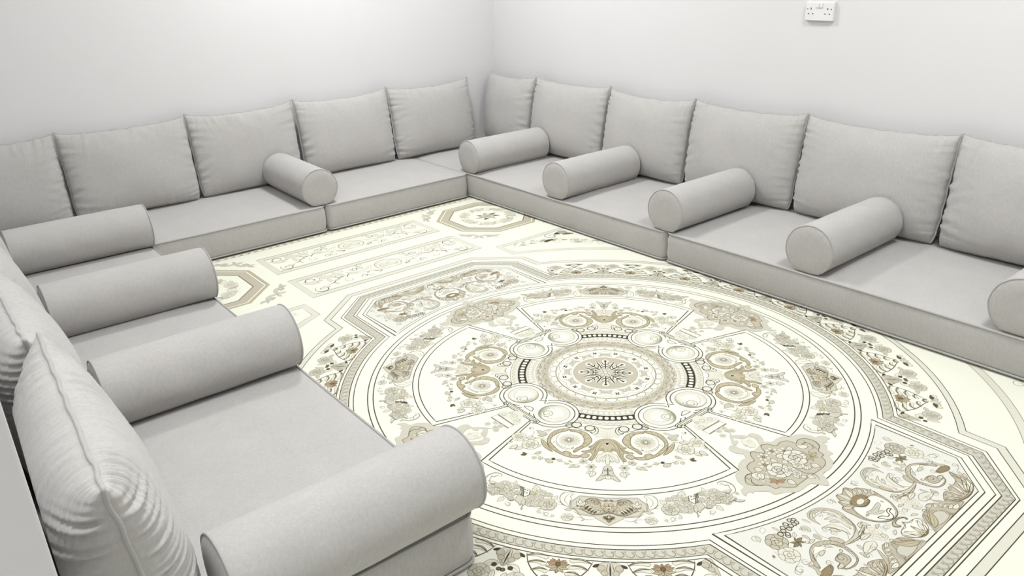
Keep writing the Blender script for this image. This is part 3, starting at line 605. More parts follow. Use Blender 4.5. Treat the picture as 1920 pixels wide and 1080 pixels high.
PAN = [
('sh',[(431,1258),(452,1263),(454,1279),(431,1274)],{'f':'W','l':'L','w':2}),
('curl',[(503,1280)],{'r':22,'a0':2,'t':1.3,'w':3,'l':'L','d':1}),
('leaf',[(493,1271),(506,1301)],{'wd':0.5,'f':'P','l':'L'}),
('leaf',[(400,1282),(400,1318)],{'wd':0.3,'f':'P','l':'L'}),
('leaf',[(361,1354),(390,1367)],{'wd':0.5,'f':'P','l':'L'}),
('leaf',[(527,1371),(540,1383)],{'wd':0.6,'f':'L','l':'L'}),
('st',[(509,1360),(513,1382),(510,1407)],{'w':2,'c':'L'}),
('rose',[(456,1340)],{'r':44,'f':'T','l':'O','g':'G'}),
('rose',[(483,1410)],{'r':41,'f':'P','l':'L','g':'P'}),
('curl',[(520,1478)],{'r':21,'a0':3,'t':1.2,'w':4,'l':'L','d':1}),
('st',[(486,1456),(520,1460),(546,1474),(539,1491),(514,1481)],{'w':3,'c':'L'}),
('dot',[(346,1306)],{'r':10,'f':'G','l':'D','w':5}),
('dot',[(372,1311)],{'r':10,'f':'G','l':'D','w':5}),
('dot',[(337,1324)],{'r':10,'f':'G','l':'D','w':5}),
('dot',[(358,1330)],{'r':10,'f':'G','l':'D','w':5}),
('dot',[(409,1326)],{'r':11,'f':'G','l':'D','w':5}),
('dot',[(385,1322)],{'r':10,'f':'G','l':'D','w':5}),
('dot',[(395,1349)],{'r':10,'f':'G','l':'D','w':5}),
('dot',[(387,1342)],{'r':9,'f':'G','l':'D','w':5}),
('dot',[(314,1304)],{'r':10,'f':'G','l':'D','w':5}),
('dot',[(298,1311)],{'r':9,'f':'G','l':'D','w':5}),
('dot',[(306,1327)],{'r':10,'f':'G','l':'D','w':5}),
('dot',[(320,1327)],{'r':9,'f':'G','l':'D','w':5}),
('dot',[(312,1315)],{'r':7,'f':'G','l':'D','w':5}),
('leaf',[(400,1393),(414,1416)],{'wd':0.42,'f':'N','l':'D'}),
('leaf',[(400,1393),(378,1412)],{'wd':0.42,'f':'N','l':'D'}),
('leaf',[(400,1393),(364,1389)],{'wd':0.42,'f':'N','l':'D'}),
('leaf',[(400,1393),(385,1370)],{'wd':0.42,'f':'N','l':'D'}),
('leaf',[(400,1393),(422,1374)],{'wd':0.42,'f':'N','l':'D'}),
('leaf',[(400,1393),(436,1397)],{'wd':0.42,'f':'N','l':'D'}),
('sh',[(310,1352),(333,1360),(314,1373),(316,1392),(299,1385),(296,1365)],{'f':'G','l':'L','w':2}),
('leaf',[(353,1381),(353,1416)],{'wd':0.45,'f':'G','l':'L'}),
('leaf',[(273,1332),(268,1366)],{'wd':0.3,'f':'P','l':'L'}),
('sh',[(315,1408),(329,1416),(327,1440),(313,1439),(308,1419)],{'f':'T','l':'L','w':2}),
('st',[(281,1386),(300,1415),(301,1445),(288,1466)],{'w':3,'c':'L'}),
('sh',[(161,1338),(189,1325),(229,1327),(251,1351),(250,1375),(246,1396),(244,1378),(230,1358),(208,1346),(176,1351),(150,1369),(136,1396),(149,1423),(148,1457),(163,1483),(204,1507),(248,1511),(288,1507),(262,1523),(211,1532),(156,1530),(124,1516),(114,1500),(179,1512),(150,1482),(137,1444),(124,1417),(125,1386),(141,1360)],{'f':'G','l':'L','w':3}),
('st',[(209,1330),(165,1342),(136,1373),(130,1406),(143,1430),(147,1465),(171,1493),(223,1512),(274,1510)],{'w':5,'c':'B'}),
('st',[(223,1334),(177,1343),(145,1372),(141,1412)],{'w':2,'c':'O'}),
('st',[(273,1517),(219,1532),(162,1531),(119,1512)],{'w':4,'c':'O'}),
('sh',[(183,1357),(150,1365),(146,1381),(144,1411),(162,1443),(160,1417),(162,1388),(163,1372)],{'f':'P','l':'L','w':3}),
('st',[(146,1381),(144,1411),(162,1446)],{'w':4,'c':'B'}),
('sh',[(209,1388),(176,1396),(160,1417),(164,1453),(183,1484),(181,1459),(176,1424),(188,1403)],{'f':'P','l':'L','w':3}),
('st',[(160,1417),(164,1453),(182,1488)],{'w':4,'c':'B'}),
('sh',[(260,1409),(226,1416),(213,1424),(197,1466),(215,1498),(214,1473),(230,1431),(239,1423)],{'f':'P','l':'L','w':3}),
('st',[(213,1424),(197,1466),(215,1501)],{'w':4,'c':'B'}),
('st',[(245,1412),(226,1444),(216,1483),(243,1510)],{'w':3,'c':'O'}),
('st',[(300,1461),(275,1487),(274,1510)],{'w':4,'c':'O'}),
('sh',[(144,1427),(154,1443),(164,1475),(145,1470),(134,1445)],{'f':'M','l':'O','w':2}),
('sh',[(280,1459),(300,1461),(292,1486),(291,1502),(268,1505),(264,1485)],{'f':'T','l':'O','w':3}),
('sh',[(318,1452),(350,1438),(387,1438),(419,1453),(449,1480),(465,1503),(461,1520),(449,1510),(431,1481),(400,1458),(368,1454),(328,1469),(303,1496),(296,1521),(302,1555),(320,1582),(354,1589),(386,1585),(394,1576),(381,1573),(344,1572),(325,1555),(330,1528),(353,1524),(382,1533),(383,1551),(409,1557),(397,1579),(368,1593),(331,1592),(304,1575),(289,1539),(285,1504),(293,1479)],{'f':'M','l':'O','w':3}),
('sh',[(377,1446),(418,1461),(390,1474),(345,1476),(358,1463)],{'f':'W','l':'L','w':2}),
('st',[(380,1482),(413,1478),(434,1488),(449,1510)],{'w':3,'c':'L'}),
('curl',[(355,1542)],{'r':22,'a0':1,'t':1.5,'w':4,'l':'O','d':1}),
('curl',[(322,1520)],{'r':9,'a0':0,'t':1.2,'w':4,'l':'O','d':1}),
('st',[(315,1490),(302,1519),(306,1546),(321,1575)],{'w':3,'c':'O'}),
('sh',[(419,1533),(463,1530),(492,1539),(493,1557),(468,1564),(436,1556),(419,1546)],{'f':'N','l':'O','w':3}),
('sh',[(479,1485),(480,1511),(496,1534),(477,1535),(465,1503)],{'f':'T','l':'L','w':2}),
('curl',[(525,1530)],{'r':13,'a0':1,'t':1.1,'w':4,'l':'M','d':1}),
('curl',[(524,1567)],{'r':14,'a0':3,'t':1.3,'w':4,'l':'L','d':1}),
('st',[(539,1572),(514,1584),(483,1590),(469,1610)],{'w':3,'c':'L'}),
('sh',[(459,1568),(459,1593),(471,1620),(462,1645),(445,1669),(411,1686),(360,1694),(310,1687),(275,1671),(249,1648),(269,1629),(306,1616),(328,1628),(346,1613),(389,1619),(422,1609),(436,1589)],{'f':'M','l':'O','w':3}),
('leaf',[(367,1677),(416,1612)],{'wd':0.22,'f':'W','l':'O'}),
('st',[(367,1677),(416,1612)],{'w':3,'c':'O'}),
('leaf',[(372,1675),(457,1615)],{'wd':0.22,'f':'W','l':'O'}),
('st',[(372,1675),(457,1615)],{'w':3,'c':'O'}),
('leaf',[(378,1679),(460,1635)],{'wd':0.22,'f':'W','l':'O'}),
('st',[(378,1679),(460,1635)],{'w':3,'c':'O'}),
('leaf',[(380,1682),(446,1662)],{'wd':0.22,'f':'W','l':'O'}),
('st',[(380,1682),(446,1662)],{'w':3,'c':'O'}),
('leaf',[(347,1675),(373,1605)],{'wd':0.22,'f':'W','l':'O'}),
('st',[(347,1675),(373,1605)],{'w':3,'c':'O'}),
('leaf',[(330,1675),(323,1616)],{'wd':0.22,'f':'W','l':'O'}),
('st',[(330,1675),(323,1616)],{'w':3,'c':'O'}),
('leaf',[(313,1675),(289,1624)],{'wd':0.22,'f':'W','l':'O'}),
('st',[(313,1675),(289,1624)],{'w':3,'c':'O'}),
('leaf',[(292,1671),(263,1639)],{'wd':0.22,'f':'W','l':'O'}),
('st',[(292,1671),(263,1639)],{'w':3,'c':'O'}),
('st',[(433,1674),(388,1689),(329,1689),(283,1675)],{'w':5,'c':'O'}),
('st',[(460,1578),(448,1608)],{'w':5,'c':'O'}),
('sh',[(182,1574),(213,1557),(240,1565),(259,1574),(269,1591),(233,1597),(197,1595)],{'f':'P','l':'L','w':3}),
('st',[(193,1576),(225,1583),(261,1588)],{'w':2,'c':'L'}),
('sh',[(216,1604),(239,1632),(267,1668),(304,1689),(256,1673),(225,1635)],{'f':'M','l':'O','w':2}),
('rose',[(142,1554)],{'r':35,'f':'P','l':'T','g':'P'}),
('leaf',[(86,1549),(96,1579)],{'wd':0.5,'f':'P','l':'T'}),
('leaf',[(151,1599),(117,1590)],{'wd':0.5,'f':'P','l':'T'}),
('dot',[(149,1590)],{'r':9,'f':'P','l':'T','w':2}),
('leaf',[(58,1552),(50,1581)],{'wd':0.5,'f':'P','l':'T'}),
('sh',[(175,1605),(204,1620),(230,1653),(277,1680),(301,1694),(203,1702),(188,1681),(184,1663),(160,1650),(137,1643),(143,1620)],{'f':'M','l':'L','w':3}),
('leaf',[(172,1624),(186,1607)],{'wd':0.4,'f':'W','l':'O'}),
('leaf',[(179,1638),(202,1621)],{'wd':0.4,'f':'W','l':'O'}),
('leaf',[(198,1647),(222,1636)],{'wd':0.4,'f':'W','l':'O'}),
('leaf',[(205,1661),(232,1652)],{'wd':0.4,'f':'W','l':'O'}),
('leaf',[(213,1674),(251,1668)],{'wd':0.4,'f':'W','l':'O'}),
('leaf',[(225,1686),(272,1683)],{'wd':0.4,'f':'W','l':'O'}),
('sh',[(143,1620),(158,1641),(173,1661),(175,1684),(193,1699),(104,1705),(41,1703),(54,1681),(72,1649),(93,1626)],{'f':'T','l':'L','w':3}),
('sh',[(139,1646),(171,1655),(181,1675),(177,1693),(120,1698),(84,1687),(108,1660)],{'f':'G','l':'L','w':3}),
('leaf',[(67,1672),(106,1623)],{'wd':0.25,'f':'B','l':'O'}),
('leaf',[(62,1681),(140,1618)],{'wd':0.25,'f':'B','l':'O'}),
('leaf',[(56,1689),(143,1627)],{'wd':0.25,'f':'B','l':'O'}),
('st',[(181,1675),(175,1687),(196,1701)],{'w':3,'c':'O'}),
('curl',[(95,1344)],{'r':16,'a0':0,'t':1.4,'w':3,'l':'L','d':1}),
('curl',[(320,1370)],{'r':15,'a0':1,'t':1.4,'w':3,'l':'L','d':1}),
('curl',[(374,1417)],{'r':11,'a0':2,'t':1.4,'w':3,'l':'L','d':1}),
('curl',[(472,1470)],{'r':17,'a0':3,'t':1.4,'w':3,'l':'L','d':1}),
('curl',[(254,1453)],{'r':15,'a0':1,'t':1.4,'w':3,'l':'L','d':1}),
('curl',[(274,1596)],{'r':19,'a0':2,'t':1.4,'w':3,'l':'L','d':1}),
('curl',[(219,1592)],{'r':14,'a0':4,'t':1.4,'w':3,'l':'L','d':1}),
('curl',[(128,1585)],{'r':17,'a0':1,'t':1.4,'w':3,'l':'L','d':1}),
('curl',[(76,1568)],{'r':15,'a0':2,'t':1.4,'w':3,'l':'L','d':1}),
('curl',[(223,1670)],{'r':14,'a0':0,'t':1.4,'w':3,'l':'L','d':1}),
('curl',[(200,1649)],{'r':12,'a0':3,'t':1.4,'w':3,'l':'L','d':1}),
('curl',[(132,1618)],{'r':14,'a0':1,'t':1.4,'w':3,'l':'L','d':1}),
('curl',[(418,1645)],{'r':14,'a0':2,'t':1.4,'w':3,'l':'L','d':1}),
('curl',[(262,1419)],{'r':13,'a0':0,'t':1.4,'w':3,'l':'L','d':1}),
('curl',[(199,1363)],{'r':13,'a0':1,'t':1.4,'w':3,'l':'L','d':1}),
('curl',[(412,1527)],{'r':15,'a0':2,'t':1.4,'w':3,'l':'L','d':1}),
('leaf',[(79,1338),(84,1366)],{'wd':0.38,'f':'P','l':'O'}),
('leaf',[(200,1530),(157,1522)],{'wd':0.38,'f':'P','l':'O'}),
('leaf',[(211,1540),(153,1549)],{'wd':0.38,'f':'P','l':'O'}),
('leaf',[(152,1503),(112,1490)],{'wd':0.38,'f':'P','l':'O'}),
('leaf',[(249,1543),(259,1574)],{'wd':0.38,'f':'P','l':'O'}),
('leaf',[(281,1571),(279,1600)],{'wd':0.38,'f':'P','l':'O'}),
('leaf',[(374,1558),(415,1562)],{'wd':0.38,'f':'P','l':'O'}),
('leaf',[(404,1486),(362,1483)],{'wd':0.38,'f':'P','l':'O'}),
('leaf',[(346,1468),(327,1492)],{'wd':0.38,'f':'P','l':'O'}),
('leaf',[(130,1492),(108,1524)],{'wd':0.38,'f':'P','l':'O'}),
('leaf',[(108,1546),(76,1540)],{'wd':0.38,'f':'P','l':'O'}),
('leaf',[(91,1610),(60,1597)],{'wd':0.38,'f':'P','l':'O'}),
('leaf',[(154,1608),(191,1619)],{'wd':0.38,'f':'P','l':'O'}),
('leaf',[(489,1595),(477,1618)],{'wd':0.38,'f':'P','l':'O'}),
('leaf',[(492,1615),(466,1640)],{'wd':0.38,'f':'P','l':'O'}),
('leaf',[(446,1482),(482,1488)],{'wd':0.38,'f':'P','l':'O'}),
('leaf',[(373,1425),(337,1427)],{'wd':0.38,'f':'P','l':'O'}),
('leaf',[(202,1341),(236,1355)],{'wd':0.38,'f':'P','l':'O'}),
('leaf',[(172,1380),(155,1405)],{'wd':0.38,'f':'P','l':'O'}),
('leaf',[(205,1409),(182,1436)],{'wd':0.38,'f':'P','l':'O'}),
('leaf',[(250,1432),(225,1467)],{'wd':0.38,'f':'P','l':'O'}),
('leaf',[(319,1635),(324,1609)],{'wd':0.38,'f':'P','l':'O'}),
('leaf',[(310,1650),(286,1629)],{'wd':0.38,'f':'P','l':'O'}),
('st',[(165,1342),(209,1330),(240,1345),(247,1373)],{'w':3.5,'c':'O'}),
('st',[(135,1415),(142,1456),(168,1495),(234,1514)],{'w':3.5,'c':'O'}),
('st',[(383,1451),(418,1465),(442,1491)],{'w':3.5,'c':'O'}),
('st',[(440,1601),(440,1633),(410,1670),(358,1684)],{'w':3.5,'c':'O'}),
('st',[(439,1584),(444,1621),(414,1658)],{'w':3.5,'c':'O'}),
('st',[(260,1643),(283,1668),(341,1684),(404,1679)],{'w':3.5,'c':'O'}),
('st',[(322,1472),(302,1511),(308,1552)],{'w':3.5,'c':'O'}),
('st',[(125,1509),(167,1524),(236,1524)],{'w':3.5,'c':'O'}),
('st',[(135,1511),(195,1526),(258,1519)],{'w':3.5,'c':'O'}),
('sh',[(-58,1616),(-6,1608),(-1,1592),(19,1616),(47,1613),(70,1626),(62,1654),(29,1679),(-8,1686),(-37,1673),(-60,1647)],{'f':'W','l':'O','w':3}),
('leaf',[(-6,1681),(-4,1623)],{'wd':0.25,'f':'W','l':'O'}),
('leaf',[(7,1679),(47,1620)],{'wd':0.25,'f':'W','l':'O'}),
('leaf',[(-15,1679),(-55,1625)],{'wd':0.25,'f':'W','l':'O'}),
('leaf',[(14,1679),(65,1636)],{'wd':0.25,'f':'W','l':'O'}),
('st',[(44,1652),(27,1676),(-15,1686)],{'w':5,'c':'O'})]
CAR = [
('sh',[(24,1337),(38,1345),(46,1364),(65,1369),(78,1384),(89,1401),(99,1426),(96,1450),(93,1474),(82,1508),(60,1541),(33,1559),(-1,1564),(-32,1558),(-62,1538),(-85,1508),(-98,1479),(-99,1450),(-102,1426),(-98,1401),(-80,1395),(-73,1372),(-59,1370),(-40,1342),(-10,1352)],{'f':'M','l':'O','w':4}),
('leaf',[(-7,1393),(24,1337)],{'wd':0.35,'f':'P','l':'O'}),
('leaf',[(19,1393),(43,1365)],{'wd':0.35,'f':'P','l':'O'}),
('leaf',[(40,1405),(67,1371)],{'wd':0.35,'f':'P','l':'O'}),
('leaf',[(59,1417),(84,1389)],{'wd':0.35,'f':'P','l':'O'}),
('leaf',[(75,1439),(100,1411)],{'wd':0.35,'f':'P','l':'O'}),
('leaf',[(-23,1401),(-30,1339)],{'wd':0.35,'f':'P','l':'O'}),
('leaf',[(-44,1413),(-70,1367)],{'wd':0.35,'f':'P','l':'O'}),
('leaf',[(-62,1426),(-99,1400)],{'wd':0.35,'f':'P','l':'O'}),
('leaf',[(66,1465),(94,1444)],{'wd':0.35,'f':'P','l':'O'}),
('sh',[(-28,1397),(14,1393),(40,1405),(48,1423),(32,1443),(-17,1450),(-46,1421),(-50,1407)],{'f':'N','l':'O','w':2}),
('sh',[(-10,1413),(16,1417),(14,1434),(-15,1438),(-28,1426)],{'f':'P','l':'O','w':2}),
('sh',[(-19,1453),(24,1450),(34,1436),(55,1431),(77,1445),(82,1476),(74,1509),(47,1543),(23,1557),(-6,1559),(-39,1548),(-67,1527),(-83,1492),(-79,1454),(-68,1431),(-49,1427)],{'f':'W','l':'D','w':7}),
('st',[(-21,1454),(23,1453),(15,1442),(18,1434),(34,1436),(55,1431),(77,1445),(82,1476),(74,1509),(47,1543),(23,1557),(-6,1559),(-39,1548),(-67,1527),(-83,1492),(-79,1454),(-68,1431),(-49,1427),(-28,1441),(-19,1453)],{'w':3,'c':'P'}),
('sh',[(-48,1474),(-17,1479),(40,1472),(35,1489),(-2,1500),(16,1516),(-17,1515),(-43,1493)],{'f':'G','l':'L','w':3}),
('st',[(-38,1483),(-2,1486),(27,1482)],{'w':2,'c':'L'}),
('st',[(-32,1495),(-7,1503),(22,1506)],{'w':2,'c':'L'}),
('leaf',[(-50,1486),(-73,1487)],{'wd':0.5,'f':'M','l':'O'}),
('leaf',[(61,1475),(61,1490)],{'wd':0.5,'f':'M','l':'O'}),
('sh',[(-45,1519),(-22,1525),(-14,1539),(4,1540),(16,1523),(35,1518),(45,1527),(24,1530),(14,1549),(-6,1559),(-27,1549),(-37,1533)],{'f':'W','l':'D','w':5}),
('sh',[(-19,1569),(-34,1570),(-49,1584),(-36,1598),(-26,1600),(-31,1586),(-19,1576),(6,1574),(29,1584),(27,1595),(33,1597),(34,1585),(14,1570)],{'f':'T','l':'O','w':4})]
VIN = [
('curl',[(-581,2329)],{'r':64,'a0':0,'t':1.35,'w':9,'l':'D','d':-1}),
('curl',[(-587,2129)],{'r':58,'a0':2,'t':1.3,'w':9,'l':'D','d':1}),
('st',[(-347,2244),(-393,2248),(-469,2305),(-493,2304)],{'w':9,'c':'D'}),
('st',[(-347,2244),(-419,2231),(-474,2184),(-525,2167)],{'w':9,'c':'D'}),
('st',[(-317,2263),(-343,2238),(-358,2213)],{'w':9,'c':'D'}),
('st',[(-486,2311),(-485,2366)],{'w':9,'c':'D'}),
('st',[(-474,2184),(-460,2136)],{'w':9,'c':'D'}),
('st',[(-371,2262),(-378,2308)],{'w':8,'c':'D'}),
('st',[(-345,2240),(-274,2253),(-201,2252),(-149,2282),(-100,2318)],{'w':6,'c':'L'}),
('st',[(-308,2230),(-231,2223),(-155,2197),(-102,2170)],{'w':6,'c':'L'}),
('curl',[(-249,2317)],{'r':35,'a0':2,'t':1.4,'w':8,'l':'D','d':1}),
('curl',[(-244,2151)],{'r':31,'a0':4,'t':1.2,'w':8,'l':'D','d':-1}),
('st',[(-151,2201),(-139,2173),(-99,2164),(-139,2135)],{'w':9,'c':'D'}),
('curl',[(-442,2331)],{'r':37,'a0':1,'t':1.2,'w':5,'l':'L','d':1}),
('curl',[(-363,2158)],{'r':44,'a0':1,'t':1.2,'w':5,'l':'L','d':1}),
('curl',[(-198,2136)],{'r':25,'a0':1,'t':1.2,'w':5,'l':'L','d':1}),
('curl',[(-177,2366)],{'r':29,'a0':1,'t':1.2,'w':5,'l':'L','d':1}),
('curl',[(-340,2345)],{'r':26,'a0':1,'t':1.2,'w':5,'l':'L','d':1}),
('curl',[(-548,2145)],{'r':31,'a0':1,'t':1.2,'w':5,'l':'L','d':1}),
('leaf',[(-412,2276),(-530,2377)],{'wd':0.4,'f':'P','l':'L'}),
('leaf',[(-483,2270),(-487,2203)],{'wd':0.4,'f':'P','l':'L'}),
('leaf',[(-409,2216),(-468,2221)],{'wd':0.4,'f':'P','l':'L'}),
('leaf',[(-551,2249),(-651,2327)],{'wd':0.4,'f':'P','l':'L'}),
('leaf',[(-524,2147),(-605,2154)],{'wd':0.4,'f':'P','l':'L'}),
('leaf',[(-360,2263),(-400,2371)],{'wd':0.4,'f':'P','l':'L'}),
('leaf',[(-250,2245),(-326,2295)],{'wd':0.4,'f':'P','l':'L'}),
('leaf',[(-190,2282),(-204,2371)],{'wd':0.4,'f':'P','l':'L'}),
('leaf',[(-185,2208),(-214,2180)],{'wd':0.4,'f':'P','l':'L'}),
('leaf',[(-516,2282),(-570,2295)],{'wd':0.4,'f':'P','l':'L'}),
('curl',[(-36,2232)],{'r':56,'a0':0,'t':1.0,'w':6,'l':'L','d':1}),
('st',[(91,2277),(-3,2341),(-74,2313),(-103,2246),(-69,2182),(7,2160)],{'w':6,'c':'L'})]
# ---------------------------------------------------------------- printed carpet
import numpy as np
PALETTE = dict(W=(254, 254, 238), P=(236, 233, 218), G=(217, 213, 198), T=(204, 197, 178), B=(203, 193, 164), M=(205, 196, 176), N=(158, 142, 110), R=(186, 156, 128),
               L=(148, 141, 118), O=(122, 108, 78), D=(84, 77, 57), K=(60, 54, 40), V=(240, 239, 230))
def lin(c): c /= 255; return c / 12.92 if c < 0.04045 else ((c + 0.055) / 1.055) ** 2.4
GROUND = (0.705, 0.71, 0.605)
KEYS = list(PALETTE)
MATS = []
for k_ in KEYS:
    rel = [lin(a) / lin(b) * g for a, b, g in zip(PALETTE[k_], PALETTE['W'], GROUND)]
    MATS.append(material('carpet_print_' + k_.lower(), tuple(rel), 0.8, 0, 0.15))
class Art:
    """flat print: painter's order, each stroke a hair above the one before"""
    def __init__(s, z0=0): s.v = []; s.f = []; s.m = []; s.tf = [(1, 0, 0)]; s.sc = 0.001; s.z0 = z0; s.box = np.zeros((6000, 4)); s.lay = np.zeros(6000, int); s.n = 0; s.fine = True
    def put(s, pts, faces, col):
        for sg, dx, dy in s.tf:                 # mirror copies
            b = len(s.v); X = [-(x * sg + dx) for x, y in pts]; Y = [y + dy for x, y in pts]
            x0, x1, y0, y1 = min(X), max(X), min(Y), max(Y); n = s.n
            q = s.box[:n]; hit = (q[:, 0] < x1) & (q[:, 1] > x0) & (q[:, 2] < y1) & (q[:, 3] > y0)      # one layer above whatever it may cover
            lay = int(s.lay[:n][hit].max()) + 1 if hit.any() else s.z0
            s.box[n] = (x0, x1, y0, y1); s.lay[n] = lay; s.n += 1
            z = lay * 1.0e-5
            s.v += [(x * s.sc * S, y * s.sc * S, z) for x, y in zip(X, Y)]
            s.f += [tuple(b + i for i in (f if sg < 0 else f)) for f in faces]; s.m += [KEYS.index(col)] * len(faces)
    def poly(s, pts, col): s.put(pts, [tuple(range(len(pts)))], col)
    def ribbon(s, pts, w, col, closed=False, taper=False):
        w *= 0.80
        n = len(pts); out = []
        for i in range(n):
            a = pts[(i - 1) % n] if closed or i else pts[i]; b = pts[(i + 1) % n] if closed or i < n - 1 else pts[i]
            dx, dy = b[0] - a[0], b[1] - a[1]; l = math.hypot(dx, dy) or 1
            h = w / 2
            if (closed or 0 < i < n - 1):
                p = pts[i]; e0 = (p[0] - a[0], p[1] - a[1]); e1 = (b[0] - p[0], b[1] - p[1])
                l0 = math.hypot(*e0) or 1; l1 = math.hypot(*e1) or 1
                c = (e0[0] * e1[0] + e0[1] * e1[1]) / (l0 * l1); h *= min(1.8, 1 / max(0.4, math.sqrt(max(0, (1 + c) / 2))))
            if taper: h *= max(0.15, math.sin(PI * min(1, (i + 0.6) / n)) ** 0.6)
            nx, ny = -dy / l * h, dx / l * h
            out += [(pts[i][0] + nx, pts[i][1] + ny), (pts[i][0] - nx, pts[i][1] - ny)]
        fs = [(2 * i, 2 * i + 1, (2 * i + 3) % (2 * n), (2 * i + 2) % (2 * n)) for i in range(n if closed else n - 1)]
        s.put(out, fs, col)
    @staticmethod
    def smooth(pts, closed, k=4):
        n = len(pts)
        if n < 3: return pts
        out = []
        for i in range(n if closed else n - 1):
            p0, p1, p2, p3 = (pts[(i + j) % n] if closed else pts[min(max(i + j, 0), n - 1)] for j in (-1, 0, 1, 2))
            for q in range(k):
                t = q / k
                out.append(tuple(0.5 * (2 * b + (c - a) * t + (2 * a - 5 * b + 4 * c - d) * t * t + (3 * b - a - 3 * c + d) * t ** 3) for a, b, c, d in zip(p0, p1, p2, p3)))
        if not closed: out.append(pts[-1])
        return out
    # --- vocabulary
    def st(s, pts, w=3, c='L', sm=1, closed=False, taper=True):
        if sm: pts = s.smooth(pts, closed)
        s.ribbon(pts, w, c, closed, taper and sm and not closed)
    def sh(s, pts, f='G', l='L', w=3, sm=1, e=1):
        keep = s.tf
        if len(s.tf) == 2 and abs(pts[0][0]) < 14 and abs(pts[-1][0]) < 14 and len(pts) > 3:      # half shape on the mirror axis: draw it whole
            full = [(0, pts[0][1])] + pts[1:-1] + [(0, pts[-1][1])]; pts = full + [(-x, y) for x, y in full[-2:0:-1]]; s.tf = [s.tf[0]]
        if sm: pts = s.smooth(pts, True, 3)
        s.poly(pts, f); s.ribbon(pts, w, l, True)
        if sm and e and f in 'BMTN' and len(pts) > 20:       # engraved hatching from the contour inwards
            n = len(pts); ar = sum(pts[i][0] * pts[(i + 1) % n][1] - pts[(i + 1) % n][0] * pts[i][1] for i in range(n)); sg = 1 if ar > 0 else -1
            per = sum(math.hypot(pts[i][0] - pts[i - 1][0], pts[i][1] - pts[i - 1][1]) for i in range(n)); dep = min(26, abs(ar) / per * 0.62)
            for i in range(n):
                a, p, b = pts[i - 1], pts[i], pts[(i + 1) % n]; dx, dy = b[0] - a[0], b[1] - a[1]; l_ = math.hypot(dx, dy) or 1
                d_ = dep * (1.0, 0.55, 0.8, 0.45)[i % 4]; nx, ny = -dy / l_ * sg * d_, dx / l_ * sg * d_; tx, ty = dx / l_ * d_ * 0.7, dy / l_ * d_ * 0.7
                s.ribbon([p, (p[0] + nx * 0.6 + tx * 0.25, p[1] + ny * 0.6 + ty * 0.25), (p[0] + nx + tx, p[1] + ny + ty)], 1.5, 'O' if l in 'OD' else 'L', False, True)
        s.tf = keep
    def circ(s, c, r, n=20, a0=0.0): return [(c[0] + r * math.cos(a0 + 2 * PI * k / n), c[1] + r * math.sin(a0 + 2 * PI * k / n)) for k in range(n)]
    def dot(s, pts, r=10, f='W', l='D', w=3):
        p = s.circ(pts[0], r, 40 if r > 60 else 16); s.poly(p, f); s.ribbon(p, w, l, True)
    def leaf(s, pts, wd=0.45, f='G', l='L'):
        (x0, y0), (x1, y1) = pts; dx, dy = x1 - x0, y1 - y0; a, b = [], []
        for k in range(9):
            t = k / 8; h = wd * 0.5 * math.sin(PI * t ** 0.8) ; bx = 0.08 * math.sin(PI * t)
            a.append((x0 + dx * t - dy * (h + bx), y0 + dy * t + dx * (h + bx))); b.append((x0 + dx * t - dy * (bx - h), y0 + dy * t + dx * (bx - h)))
        p = a + b[-2:0:-1]; L_ = math.hypot(dx, dy)
        s.poly(p, f); s.ribbon(p, max(1.6, min(3, L_ * 0.07)), l, True)
        if L_ > 14: s.ribbon([(x0 + dx * t - dy * 0.08 * math.sin(PI * t), y0 + dy * t + dx * 0.08 * math.sin(PI * t)) for t in (0.05, 0.3, 0.55, 0.8)], 1.6, l, False, True)
    def curl(s, pts, r=10, a0=0.0, t=1.3, w=3, l='L', d=1):
        c = pts[0]; n = int(14 * t) + 4
        s.ribbon([(c[0] + r * (1 - 0.8 * k / n) * math.cos(a0 + d * 2 * PI * t * k / n), c[1] + r * (1 - 0.8 * k / n) * math.sin(a0 + d * 2 * PI * t * k / n)) for k in range(n + 1)], w, l, False, True)
    def rose(s, pts, r=10, f='G', l='L', g='T'):
        c = pts[0]; w = max(1.5, min(3.2, r * 0.07)); q = (c[0] * 7 + c[1] * 3) % 6.28
        n = 6 if r > 8 else 5
        for k in range(n):
            a = q + 2 * PI * k / n; p = (c[0] + 0.6 * r * math.cos(a), c[1] + 0.6 * r * math.sin(a))
            pt = []
            for j in range(12):
                b = a + 2 * PI * j / 12; rr = r * (0.44 - 0.05 * math.cos(3 * (b - a)))
                pt.append((p[0] + rr * math.cos(b), p[1] + rr * math.sin(b)))
            s.poly(pt, f); s.ribbon(pt, w, l, True)
            if r > 12: s.ribbon([(c[0] + (0.5 + 0.12 * h) * r * math.cos(a), c[1] + (0.5 + 0.12 * h) * r * math.sin(a)) for h in (0, 1, 2)], w * 0.8, g, False, True)
        if r > 7:
            for k in range(4):
                a = q + 0.5 + 2 * PI * k / 4; p = s.circ((c[0] + 0.24 * r * math.cos(a), c[1] + 0.24 * r * math.sin(a)), 0.32 * r, 10); s.poly(p, g if k % 2 else f); s.ribbon(p, w, l, True)
        p = s.circ(c, 0.2 * r, 8); s.poly(p, g); s.ribbon(p, w, l, True)
